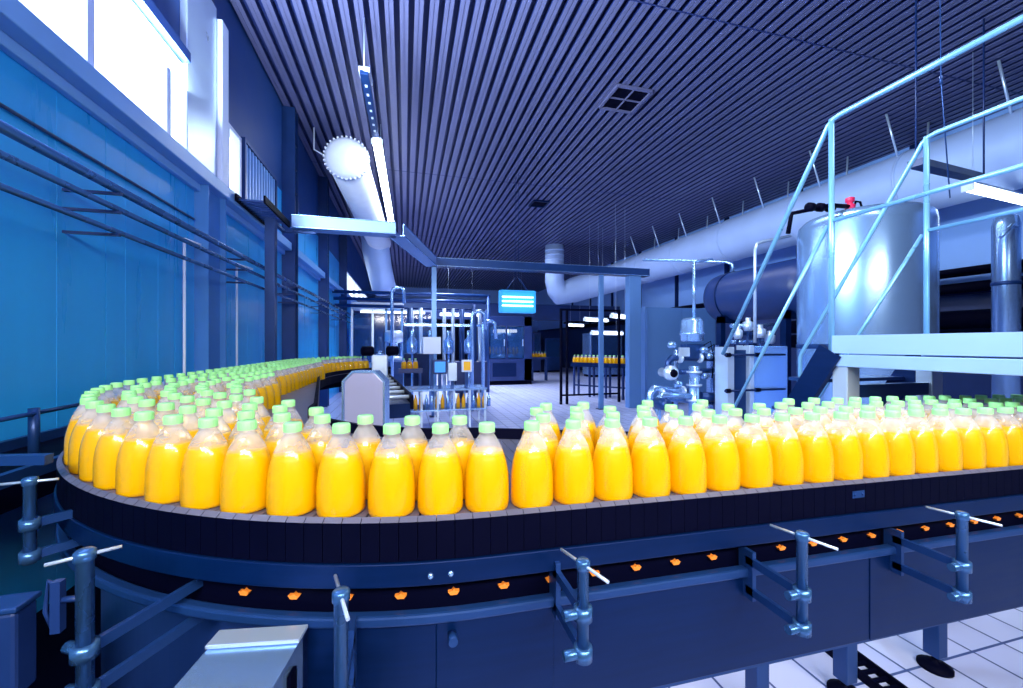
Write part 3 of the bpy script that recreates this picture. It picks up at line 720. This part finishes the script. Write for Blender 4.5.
# ------------------------------------------------------------------ overhead left: insulated tube, lamp line, tray
t=thing('insulated_tube','fat white insulated tube hanging under the ceiling above the lamp','duct',(-.95,7.6,4.6))
p=at(346.5,7.1); z1=hz(158,7.1); TRr=.35
q=at(379.5,13.0); z2=hz(243,13.0)
MB().tube([(p[0],p[1],z1),(q[0],q[1],z2)],TRr,32).build('tube_run',insul,t)
d3=Vector((p[0]-q[0],p[1]-q[1],z1-z2)).normalized()
Mq=d3.to_track_quat('Z','Y').to_matrix()
m=MB().lathe([(0,.10),(.18,.085),(.30,.05),(TRr+.012,.0),(TRr+.012,-.06),(TRr,-.06)],32,(p[0],p[1],z1),Mq)
for k in range(32):
    a=2*PI*k/32; c=Vector((p[0],p[1],z1))+Mq@Vector((.37*math.cos(a),.37*math.sin(a),-.02)); m.box(c,(.03,.03,.07),M=Mq)
m.build('end_wrap',insul,t)
r=at(376,12.0); r2=at(388,12.2)
MB().tube([(q[0]-.15,q[1]-.6,z2+.12),(q[0]-.1,q[1]-.1,z2-.25),(q[0]-.02,q[1]+.3,z2-.75),(q[0]+.1,q[1]+.9,z2-1.35)],[.36,.42,.40,.40],28).build('elbow',ductwhite,t)
for f in (.1,.5,.9): MB().tube([(p[0]+(q[0]-p[0])*f,p[1]+(q[1]-p[1])*f,z1+(z2-z1)*f+TRr-.01),(p[0]+(q[0]-p[0])*f,p[1]+(q[1]-p[1])*f,CEIL)],.012,6).build('hanger',brightst,t)
MB().tube([(p[0]-.35,p[1]+.3,z1+.1),(p[0]-.6,p[1]+.4,CEIL-.4),(p[0]-.6,p[1]+.4,CEIL)],.014,6).build('hanger_hose',whitish,t)
LZ=CAMZ+3.2
X1,Y1=at(377,6.5); X2,Y2=at(392.5,11.3)
lamp('fluorescent_lamp','long glaring fluorescent lamp beside the white insulated tube',(X1,Y1,hz(142,6.5)),(X2,Y2,hz(230,11.3)),.22,(.15,.9),tubebright)
t=thing('lamp_trunking','unlit perforated trunking hanging from the ceiling ahead of the long lamp','trunking',(X1,5.6,LZ))
a=at(364,4.85); za=hz(72,4.85); zb_=hz(136,6.4)
b=at(376,6.4)
MB().bar((a[0],a[1],za),(b[0],b[1],zb_),.10,.05).build('rail',bluesteel,t,.004)
MB().bar((a[0]-.0,a[1],za+.04),(a[0]+.02,a[1]+.25,za+.03),.13,.06).build('junction_box',whitish,t,.004)
m=MB()
for k in range(7):
    f=.15+k*.12; c=Vector((a[0],a[1],za)).lerp(Vector((b[0],b[1],zb_)),f); m.box((c.x,c.y,c.z-.026),(.03,.05,.006))
m.build('slot',whitish,t)
MB().tube([(a[0],a[1]+.03,za+.06),(a[0],a[1]+.03,CEIL)],.008,6).build('suspension_cable',brightst,t)
# cable tray path
TZ=CAMZ+1.66
tp=[(-1.48,6.15),(-.13,6.15),(.53,8.4),(5.50,8.4)]
t=thing('cable_tray','long pale perforated cable tray crossing the hall overhead on posts','cable tray',(.53,8.4,0))
for (p,q) in zip(tp[:-1],tp[1:]):
    d=Vector((q[0]-p[0],q[1]-p[1])).normalized(); n=Vector((-d.y,d.x))
    m=MB()
    for s in (-.11,.11): m.bar((p[0]+n.x*s,p[1]+n.y*s,TZ),(q[0]+n.x*s,q[1]+n.y*s,TZ),.008,.17)
    m.bar((p[0],p[1],TZ-.08),(q[0],q[1],TZ-.08),.22,.008)
    m.build('tray_run',fasciam if p[0]<0 else bluesteel,t)
    m=MB()
    for s_ in (-.118,.118):
        for zz in (TZ+.083,TZ-.078): m.bar((p[0]+n.x*s_,p[1]+n.y*s_,zz),(q[0]+n.x*s_,q[1]+n.y*s_,zz),.02,.008)
    m.build('rolled_lip',stainless,t)
for px in (434,601):
    x=onY(px,8.4); MB().bb(x-.05,x+.05,8.36,8.44,0,TZ-.085).build('support_post',cabinetm,t,.004)
    MB().bb(x-.09,x+.09,8.31,8.49,0,.012).build('base_plate',midsteel,t)
x=onY(634,8.4); MB().bb(x-.17,x+.14,8.32,8.5,0,TZ-.085).build('end_column',cabinetm,t,.006)
MB().bb(-1.665,-1.555,5.57,5.68,0,TZ-.10).build('wall_post',bluesteel,t,.004)
MB().bar((-1.61,5.60,TZ-.115),(-1.61,6.2,TZ-.115),.05,.03).bar((-1.61,6.15,TZ-.115),(-1.2,6.15,TZ-.115),.05,.03).build('post_bracket',bluesteel,t)
# insect light
Yk=8.9; xk=onY(517.5,Yk); fk=fw(xk,Yk); z0,z1=hz(312,fk),hz(291.5,fk); hw=18*fk/FPX*.97
t=thing('insect_light','glowing cyan light box with three white tubes hanging from the ceiling','lamp',(xk,Yk,z0))
MB().bb(xk-hw,xk+hw,Yk,Yk+.1,z0,z1).build('back_panel',uvpanel,t)
MB().bb(xk-hw-.02,xk-hw+.02,Yk-.06,Yk+.11,z0-.01,z1+.01).bb(xk+hw-.02,xk+hw+.02,Yk-.06,Yk+.11,z0-.01,z1+.01).bb(xk-hw,xk+hw,Yk-.06,Yk+.11,z0-.02,z0+.012).bb(xk-hw,xk+hw,Yk-.06,Yk+.11,z1-.012,z1+.02).build('frame',uvpanel,t)
for k in range(3):
    zz=z0+(z1-z0)*(.3+.21*k); MB().tube([(xk-hw*.92,Yk-.03,zz),(xk+hw*.92,Yk-.03,zz)],.02,10).build('tube',uvtube,t)
for s in (-1,1):
    MB().tube([(xk+s*hw*.7,Yk+.05,z1),(xk+s*hw*.1,Yk+.05,z1+.32)],.008,6).tube([(xk+s*hw*.1,Yk+.05,z1+.32),(xk+s*hw*.1,Yk+.05,CEIL)],.006,6).build('hanging_chain',bluesteel,t)

# ceiling vents
for px,py,w,lab in ((625,98,.58,'larger nearer square ceiling vent with light frame and crossbars'),(539,203,.44,'smaller dark ceiling vent further down the hall')):
    f=(CEIL-CAMZ)*FPX/(344-py); x,y=at(px,f)
    t=thing('ceiling_vent',lab,'vent',(x,y,CEIL-.03))
    h=w/2; MB().bb(x-h,x+h,y-h,y+h,CEIL-.02,CEIL-.01).build('dark_panel',navydark,t)
    m=MB()
    for s in (-1,1): m.bb(x+s*h-.02,x+s*h+.02,y-h,y+h,CEIL-.045,CEIL-.008); m.bb(x-h,x+h,y+s*h-.02,y+s*h+.02,CEIL-.045,CEIL-.008)
    if w>.5: m.bb(x-.008,x+.008,y-h,y+h,CEIL-.04,CEIL-.01); m.bb(x-h,x+h,y-.008,y+.008,CEIL-.04,CEIL-.01)
    m.build('frame',slatlight if w>.5 else midsteel,t)

# ------------------------------------------------------------------ centre machinery
# octagonal shield and motor post beside the inner guide
f=2.35; x,y=at(363.5,f); hw=19.5*f/FPX; z1=hz(373,f); z0=.0
t=thing('octagonal_guard','pale steel machine guard with clipped corners beside the empty belt','guard',(x,y,0))
R3=Matrix((Vector((CA,-SA,0)),Vector((0,0,1)),Vector((SA,CA,0)))).transposed()
c=hw*.45
MB().prism([(-hw,.75),(hw,.75),(hw,z1-c),(hw-c,z1),(-hw+c,z1),(-hw,z1-c)],0,.08,R3,(x,y,0)).build('cover',mat('satin_guard_steel',(0.36,0.37,0.58),0.35,0.3,0.1,2),t,.006)
MB().prism([(-hw*.6,0),(hw*.6,0),(hw*.6,.76),(-hw*.6,.76)],.01,.07,R3,(x,y,0)).build('pedestal',midsteel,t)
MB().prism([(-hw-.012,.75),(-hw,.75),(-hw,z1-c),(-hw+c,z1),(hw-c,z1),(hw,z1-c),(hw,.75),(hw+.012,.75),(hw+.012,z1-c+.004),(hw-c+.004,z1+.012),(-hw+c-.004,z1+.012),(-hw-.012,z1-c+.004)],-.004,.085,R3,(x,y,0)).build('rim',stainless,t)
f=5.8; x,y=at(380,f)
t=thing('drive_motor_post','slim pale post with dark motor ears behind the octagonal guard','motor',(x,y,0))
MB().bb(x-.105,x+.105,y-.08,y+.08,0,hz(355,f)).build('post',brightst,t,.01)
MB().lathe([(0,-.09),(.04,-.09),(.07,-.07),(.07,.07),(.04,.09),(0,.09)],16,(x-.17,y,hz(351,f)),XR).build('motor',navydark,t)
MB().lathe([(0,-.09),(.04,-.09),(.07,-.07),(.07,.07),(.04,.09),(0,.09)],16,(x+.17,y,hz(351,f)),XR).build('motor',navydark,t)
MB().lathe([(0,0),(.05,0),(.055,.03),(.03,.06),(0,.07)],16,(x,y,hz(355,f))).build('gear_head',stainless,t)
# merge conveyor inside the bend
t=thing('merge_conveyor','dark narrow feed conveyor lying right of the receding bottle line','conveyor',(-.3,4.5,0))
A=Vector((-.36,2.95)); B=Vector((-.62,5.4)); D=Vector((.55,6.1))
m=MB()
MB().bar((-.13,3.0,1.0),(-.38,5.3,1.0),.34,.10).build('bed',midsteel,t)
MB().bar((-.33,3.0,1.06),(-.56,5.2,1.06),.02,.10).build('side_rail',navydark,t)
MB().bar((.05,3.0,1.06),(-.20,5.3,1.06),.02,.10).build('side_rail',navydark,t)
for k in range(7):
    f=k/6; MB().tube([(-.31-.21*f,3.1+2.0*f,1.09),(.03-.21*f,3.1+2.0*f,1.09)],.014,8).build('cross_rod',brightst,t)
for (x,y) in ((-.2,3.3),(-.35,4.9)): MB().bb(x-.04,x+.04,y-.04,y+.04,0,.95).build('leg',bluesteel,t)
# dark angle plate in front of the guard
x,y=at(352,2.05); 
# bench with small orange bottles
Yb=7.2; xl,xr=onY(403,Yb),onY(487,Yb); zt=hz(388,fw(xr,Yb))
t=thing('work_bench','steel inspection bench with many thin legs in the middle of the hall','bench',((xl+xr)/2,Yb,0))
MB().bb(xl,xr,Yb,Yb+.7,zt-.03,zt).build('top',stainless,t)
MB().bb(xl,xr,Yb,Yb+.7,.30,.325).build('lower_shelf',stainless,t)
for k in range(6): 
    xx=xl+.03+(xr-xl-.06)*k/5
    for yy in (Yb+.03,Yb+.67): MB().bb(xx-.018,xx+.018,yy-.018,yy+.018,0,zt-.03).build('leg',brightst,t)
for k in range(16):
    xx=xl+.12+k*.095; 
    o=MB().lathe([(0,.325),(.035,.325),(.035,.47),(.012,.54),(.012,.57),(0,.57)],12,(xx,Yb+.2+.02*(k%2),0)).build('sample_bottle',juicefar if k%4 in (1,2) else stainless)
    tag(o,'small orange sample bottle on the lower shelf of the bench' if k%4 in (1,2) else 'small clear sample bottle on the lower shelf of the bench','bottle','orange sample bottles under the bench' if k%4 in (1,2) else 'clear sample bottles under the bench')
# operator panels on the bench
def panel(px0,px1,py0,py1,Y,name,label,cat,body,face=None,stand=None):
    xa,xb=onY(px0,Y),onY(px1,Y); f=fw((xa+xb)/2,Y); z0,z1=hz(py1,f),hz(py0,f)
    t=thing(name,label,cat,((xa+xb)/2,Y,z0))
    MB().bb(xa,xb,Y,Y+.1,z0,z1).build('housing',body,t,.008)
    if face: MB().bb(xa+.03,xb-.03,Y-.008,Y,z0+.03,z1-.03).build('screen',face,t)
    if stand is not None: MB().bb((xa+xb)/2-.03,(xa+xb)/2+.03,Y+.03,Y+.08,stand,z0).build('stand',bluesteel,t)
    return t
panel(423,441,337,354,7.45,'display_board','white blank board on a stand above the bench','board',whitish,None,zt)
panel(433,447,360,374,7.30,'monitor','lit blue monitor standing on the bench','monitor',navy,screenm,zt)
panel(448,457,363,381,7.35,'control_box','pale upright control box beside the blue monitor','control box',brightst,None,zt)
panel(462,472,360,372,7.4,'control_box','small pale box on a stand right of the monitor','control box',whitish,juicefar,zt)
# rinser frame with vertical pipes
t=thing('rinser_frame','tall open frame of vertical pipes behind the bench','machine frame',(1.6,9.8,0))
Yr=9.8; zt2=hz(305,fw(1.7,Yr))
for px in (410,421,445,453,464,474,481): 
    x=onY(px,Yr); MB().tube([(x,Yr+.2*(px%3),0),(x,Yr+.2*(px%3),zt2)],.045 if px%2 else .07,12).build('pipe',brightst if px%2 else bluesteel,t)
MB().bb(onY(404,Yr),onY(487,Yr),Yr-.05,Yr+.05,zt2-.1,zt2).bb(onY(404,Yr),onY(487,Yr),Yr+.5,Yr+.6,zt2-.1,zt2).build('top_beam',bluesteel,t)
MB().bb(onY(404,Yr),onY(487,Yr),Yr-.03,Yr+.03,1.9,1.96).build('cross_beam',stainless,t)
MB().bb(onY(404,Yr),onY(430,Yr),Yr-.1,Yr+.6,.4,1.25).build('pump_box',midsteel,t,.02)
MB().bb(onY(455,Yr),onY(487,Yr),Yr-.1,Yr+.6,.3,1.05).build('drive_box',navy,t,.02)
for px in (412,430,448,468):
    x=onY(px,Yr); MB().lathe([(0,1.25),(.1,1.25),(.12,1.3),(.12,1.55),(.05,1.65),(.05,1.8),(0,1.8)],16,(x,Yr-.15,0)).build('filter_pot',stainless,t)
    MB().tube([(x,Yr-.15,.0),(x,Yr-.15,1.26)],.03,8).build('pot_stem',stainless,t)
# overhead pipe bundle crossing hall
for i,z in enumerate((2.95,2.78,2.6)):
    o=MB().tube([(WX,12.2+i*.2,z),(onY(490,12.2),12.2+i*.2,z)],.05,10).tube([(onY(488,12.2),12.2+i*.2,z),(onY(488,12.2),12.2+i*.2,0)],.05,10).build('overhead_pipe',bluesteel); tag(o,('highest','middle','lowest')[i]+' of three blue pipes crossing from the left wall to the filler','pipe')
# filler cabinet
Yc=14.2; xa,xb=onY(487,Yc),onY(532,Yc); f=fw(xa,Yc); zt=hz(316,f)
t=thing('filling_machine','dark enclosed filling machine with glass doors in the centre of the hall','machine',((xa+xb)/2,Yc,0))
MB().bb(xa,xa+.1,Yc,Yc+1.6,.15,zt).bb(xb-.3,xb,Yc,Yc+1.6,.15,zt).bb(xa+.1,xb-.3,Yc+1.5,Yc+1.6,.15,zt).bb(xa,xb,Yc,Yc+1.6,zt-.35,zt).bb(xa,xb,Yc,Yc+1.6,.15,.95).bb((xa+xb)/2-.15,(xa+xb)/2-.08,Yc,Yc+.08,.95,zt-.35).build('body',navy,t,.01)
for (a,b) in ((xa+.1,(xa+xb)/2-.15),((xa+xb)/2-.08,xb-.3)): 
    d=MB().bb(a+.02,b-.02,Yc-.02,Yc-.005,.97,zt-.37).build('glass_door',darkglass,t)
    MB().bb(b-.08,b-.05,Yc-.06,Yc-.02,1.4,1.65).build('door_handle',brightst,d)
MB().bb(xa+.2,xb-.6,Yc-.015,Yc,.3,.8).build('lower_hatch',midsteel,t)
MB().bb(xa,xb,Yc+.05,Yc+1.5,0,.15).build('plinth',navydark,t)
m=MB()
for k in range(9): m.lathe([(0,1.1),(.05,1.1),(.05,1.3),(.018,1.38),(0,1.38)],10,(xa+.2+k*.13,Yc+.5,0))
m.build('bottle_carousel',juicefar,t)
MB().lathe([(0,.95),(.5,.95),(.5,1.09),(0,1.09)],28,((xa+xb)/2-.15,Yc+.65,0)).lathe([(0,1.6),(.5,1.6),(.5,1.9),(0,1.9)],28,((xa+xb)/2-.15,Yc+.75,0)).build('turret',stainless,t)
MB().bb(xa+.3,xb-.5,Yc+.25,Yc+.35,1.9,2.02).build('inner_lamp',tubefar,t)
# far bottle line on dark trestle
A=Vector((4.72,10.9)); B=Vector((5.75,9.62)); D=(B-A); L=D.length; D.normalize(); Nn=Vector((-D.y,D.x))
t=thing('far_conveyor','dark trestle conveyor carrying a short distant row of yellow bottles','conveyor',((A.x+B.x)/2,(A.y+B.y)/2,0))
MB().bar((A.x,A.y,.92),(B.x,B.y,.92),.34,.06).build('bed',navy,t)
for s in (-.17,.17): MB().bar((A.x+Nn.x*s,A.y+Nn.y*s,.90),(B.x+Nn.x*s,B.y+Nn.y*s,.90),.015,.12).build('side_rail',midsteel,t)
for k in range(4):
    for s in (-.14,.14):
        c=A+D*(.1+k*(L-.2)/3)+Nn*s; MB().bb(c.x-.025,c.x+.025,c.y-.025,c.y+.025,0,.89).build('leg',navy,t)
MB().bar((A.x,A.y,.3),(B.x,B.y,.3),.03,.04).build('brace',navy,t)
nb=int(L/PT)
for r in range(2):
    for k in range(nb):
        c=A+D*(.07+PT*k+.05*r)+Nn*(-.055+.11*r)
        bottle(c.x,c.y,'distant yellow bottle in the %s row on the dark trestle conveyor'%('rear','front')[1-r],'bottles on the far trestle, %s row'%('rear','front')[1-r],.951)
# slender dark frames around the far aisle
t=thing('safety_frame','thin dark guard frame of uprights in front of the far bottle line','guard frame',(4.1,9.3,0))
Yg=9.3
for px in (561,567,619): 
    x=onY(px,Yg); MB().bb(x-.025,x+.025,Yg-.03,Yg+.03,0,2.35).build('upright',navydark,t)
x0,x1=onY(561,Yg),onY(619,Yg); MB().bb(x0,x1,Yg-.02,Yg+.02,2.3,2.35).build('crossbar',navydark,t); MB().bb(x0,x1,Yg-.02,Yg+.02,.2,.24).build('crossbar',navydark,t)
# extra machinery around the middle of the hall
t=thing('capping_machine','pale capping machine with round head left of the pipe frame','machine',(-.2,11.5,0))
Yp=11.5; xa,xb=onY(384,Yp),onY(403,Yp); xm=(xa+xb)/2
MB().bb(xa,xb,Yp,Yp+.7,0,1.0).build('base',bluesteel,t,.02)
MB().lathe([(0,1.0),(.22,1.0),(.22,1.12),(.10,1.14),(.10,1.5),(.25,1.55),(.25,1.8),(.18,1.86),(0,1.86)],24,(xm,Yp+.35,0)).build('turret',brightst,t)
for k in range(5): MB().tube([(xm+.2*math.cos(k*1.26),Yp+.35+.2*math.sin(k*1.26),1.12),(xm+.2*math.cos(k*1.26),Yp+.35+.2*math.sin(k*1.26),1.56)],.018,8).build('spindle',stainless,t)
MB().bb(xa,xa+.06,Yp+.6,Yp+.66,1.0,2.5).bb(xb-.06,xb,Yp+.6,Yp+.66,1.0,2.5).bb(xa,xb,Yp+.6,Yp+.66,2.44,2.5).build('frame',cabinetm,t)
t=thing('glass_enclosure','clear glazed machine enclosure behind the pale capping machine','enclosure',(.2,13,0))
Yp=13.0; xa,xb=onY(352,Yp),onY(432,Yp)
MB().bb(xa,xb,Yp,Yp+.9,0,.9).build('base',cabinetm,t,.02)
for k in range(5):
    x=xa+(xb-xa)*k/4; MB().bb(x-.03,x+.03,Yp-.02,Yp+.04,.9,2.55).build('mullion',brightst,t)
for k in range(4):
    x=xa+(xb-xa)*k/4; MB().bb(x+.035,x+(xb-xa)/4-.035,Yp+.005,Yp+.015,.92,2.4).build('glass_pane',darkglass,t)
MB().bb(xa-.03,xb+.03,Yp-.03,Yp+.9,2.55,2.75).build('header',whitish,t,.02)
MB().bb(xa+.2,xb-.2,Yp+.4,Yp+.46,2.46,2.52).build('inner_lamp',tubefar,t)
for k in range(6):
    x=xa+.35+k*.42; MB().lathe([(0,.9),(.08,.9),(.10,1.0),(.10,1.45+.1*(k%3)),(.04,1.6+.1*(k%3)),(0,1.62+.1*(k%3))],14,(x,Yp+.5,0)).build('filling_head',brightst if k%2 else stainless,t)
for nm,lab,pa,pb,Yw in (('left','tiny yellow bottle on the feed conveyor left of the white board',401,420,9.0),('right','tiny yellow bottle in the line just right of the filling machine',532,546,15.6)):
    x0,x1=onY(pa,Yw),onY(pb,Yw)
    t=thing('feed_conveyor','short dark feed conveyor with yellow bottles, '+('left of the white board' if nm=='left' else 'right of the filling machine'),'conveyor',((x0+x1)/2,Yw,0))
    MB().bb(x0-.05,x1+.05,Yw-.12,Yw+.12,.86,.95).build('bed',navy,t)
    for x in (x0,x1): 
        for dy in (-.09,.09): MB().bb(x-.025,x+.025,Yw+dy-.025,Yw+dy+.025,0,.86).build('leg',bluesteel,t)
    x=x0+.06
    while x<x1-.03: bottle(x,Yw,lab,'bottles on the feed conveyor '+nm,.95); x+=PT
for px,Yw,zt_,lab in ((392,10.6,2.9,'slim pale stand pipe left of the cable tray post'),(472,8.9,2.2,'slim pale stand pipe just right of the bench boxes'),(483,9.1,2.0,'bent stand pipe at the right end of the bench')):
    x=onY(px,Yw); o=MB().tube([(x,Yw,0),(x,Yw,zt_-.1),(x+.03,Yw,zt_-.03),(x+.1,Yw,zt_),(x+.22,Yw,zt_),(x+.28,Yw,zt_-.05),(x+.3,Yw,zt_-.4)],.04,12).build('stand_pipe',stainless); tag(o,lab,'pipe')
# rear hall cabinets and lamps
Yq=20.0
for i,(px0,px1,py0,name,lab,mm) in enumerate(((504,520,330,'machine_cabinet','pale low machine cabinet far back right of the filler',stainless),(533,541,332,'machine_cabinet','narrow navy cabinet standing alone far back in the aisle',navy),(545,562,338,'machine_cabinet','wide blue machine housing far back behind the yellow line',bluesteel),(590,622,333,'machine_cabinet','broad pale machine housing far back under the rear lamps',stainless),(350,372,325,'machine_cabinet','pale machine cabinet far back left behind the bend',stainless),(385,403,332,'machine_cabinet','grey blue machine cabinet far back behind the bench',bluesteel))):
    Y=(20.0,20.0,20.0,16.5,15.0,15.0)[i]
    xa,xb=onY(px0,Y),onY(px1,Y); z=hz(py0,fw(xa,Y))
    t=thing(name,lab,'cabinet',((xa+xb)/2,Y,0))
    MB().bb(xa,xb,Y,Y+.8,.1,z).build('body',mm,t,.02)
    MB().bb(xa+.08,xb-.08,Y-.02,Y,z*.45,z-.12).build('door',darkglass,t); MB().bb(xa+.05,xb-.05,Y+.05,Y+.75,0,.1).build('plinth',navydark,t)
for i,(pa,pb,py,f,lab) in enumerate(((511,524,329,19,'small bright lamp far back just right of the filler'),(567,583,325,17.5,'rear lamp left of the cable tray post, shorter one'),(585,607,319.5,13.2,'rear lamp hanging just left of the cable tray post'),(612,628,316,11.2,'rear lamp hanging right of the cable tray post'),(592,622,333,13.0,'widest low rear lamp behind the yellow bottle line'),(440,480,314.5,15.8,'wide pale lamp above the pipe frame'))):
    p=at(pa,f); q=at(pb,f+.6); z=hz(py,f)
    lamp('strip_lamp',lab,(p[0],p[1],z),(q[0],q[1],z),.16,(.2,.8),tubefar)
# ------------------------------------------------------------------ left foreground clutter
t=thing('side_conveyor','dark low conveyor joining from the left wall behind the curve','conveyor',(-1.65,2.2,0))
MB().bb(WX+.02,-1.42,1.2,3.4,.86,.95).build('bed',navydark,t)
MB().bb(-1.45,-1.42,1.2,3.4,.95,1.0).bb(WX+.03,WX+.06,1.2,3.4,.95,1.0).build('side_rail',bluesteel,t)
for y in (1.5,3.1): MB().bb(-1.70,-1.62,y-.04,y+.04,0,.86).build('leg',midsteel,t)
x,y=at(34,1.85); MB().tube([(x,y,.95),(x,y,hz(408,1.85))],.02,10).build('guide_post',bluesteel,t)
p=at(-20,1.6); q=at(92,2.2); MB().tube([(p[0],p[1],hz(424,1.6)),(q[0],q[1],hz(402,2.2))],.010,8).build('guide_rail',bluesteel,t)
p=at(-60,1.08); q=at(49,1.12)
o=MB().bar((p[0],p[1],hz(461,1.08)),(q[0],q[1],hz(459,1.12)),.026,.026).bar((p[0],p[1],hz(461,1.08)-.012),(p[0],p[1],0),.035,.035).build('frame_bar',bluesteel); tag(o,'grey steel bar at the left edge reaching to the conveyor rim','bar')
t=thing('junction_box','dark electrical box with paler lid in the bottom left corner','box',(-.75,.9,0))
x,y=at(-30,.90)
MB().bb(x-.12,x+.10,y-.03,y+.03,hz(700,.9),hz(612,.9)).build('housing',navy,t,.008)
MB().bb(x-.13,x+.105,y-.035,y+.035,hz(612,.9),hz(606,.9)).build('lid',bluesteel,t,.004)
MB().bb(x-.03,x+.03,y-.02,y+.02,0,hz(700,.9)).build('stand',navydark,t)
struct('trim_4', MB().bb(WX+.01,-.30,YF+.1,3.2,0,.008), navydark)      # dark sheet standing in for the floor shadow left of the tiles
# floor cable ladder at right
a=at(822,2.02); b=at(905,1.66)
t=thing('floor_cable_ladder','black cable ladder lying on the tiles under the conveyor at right','cable ladder',(a[0],a[1],0))
A=Vector((a[0],a[1])); B=Vector((b[0],b[1])); D=(B-A).normalized(); n=Vector((-D.y,D.x)); A=A-D*.35; L=(B-A).length
for s in (-.05,.05): MB().bar((A.x+n.x*s,A.y+n.y*s,.02),(B.x+n.x*s,B.y+n.y*s,.02),.012,.04).build('side_rail',navydark,t)
k=.03
while k<L: 
    c=A+D*k; MB().bar((c.x-n.x*.05,c.y-n.y*.05,.02),(c.x+n.x*.05,c.y+n.y*.05,.02),.014,.014).build('rung',navydark,t); k+=.045
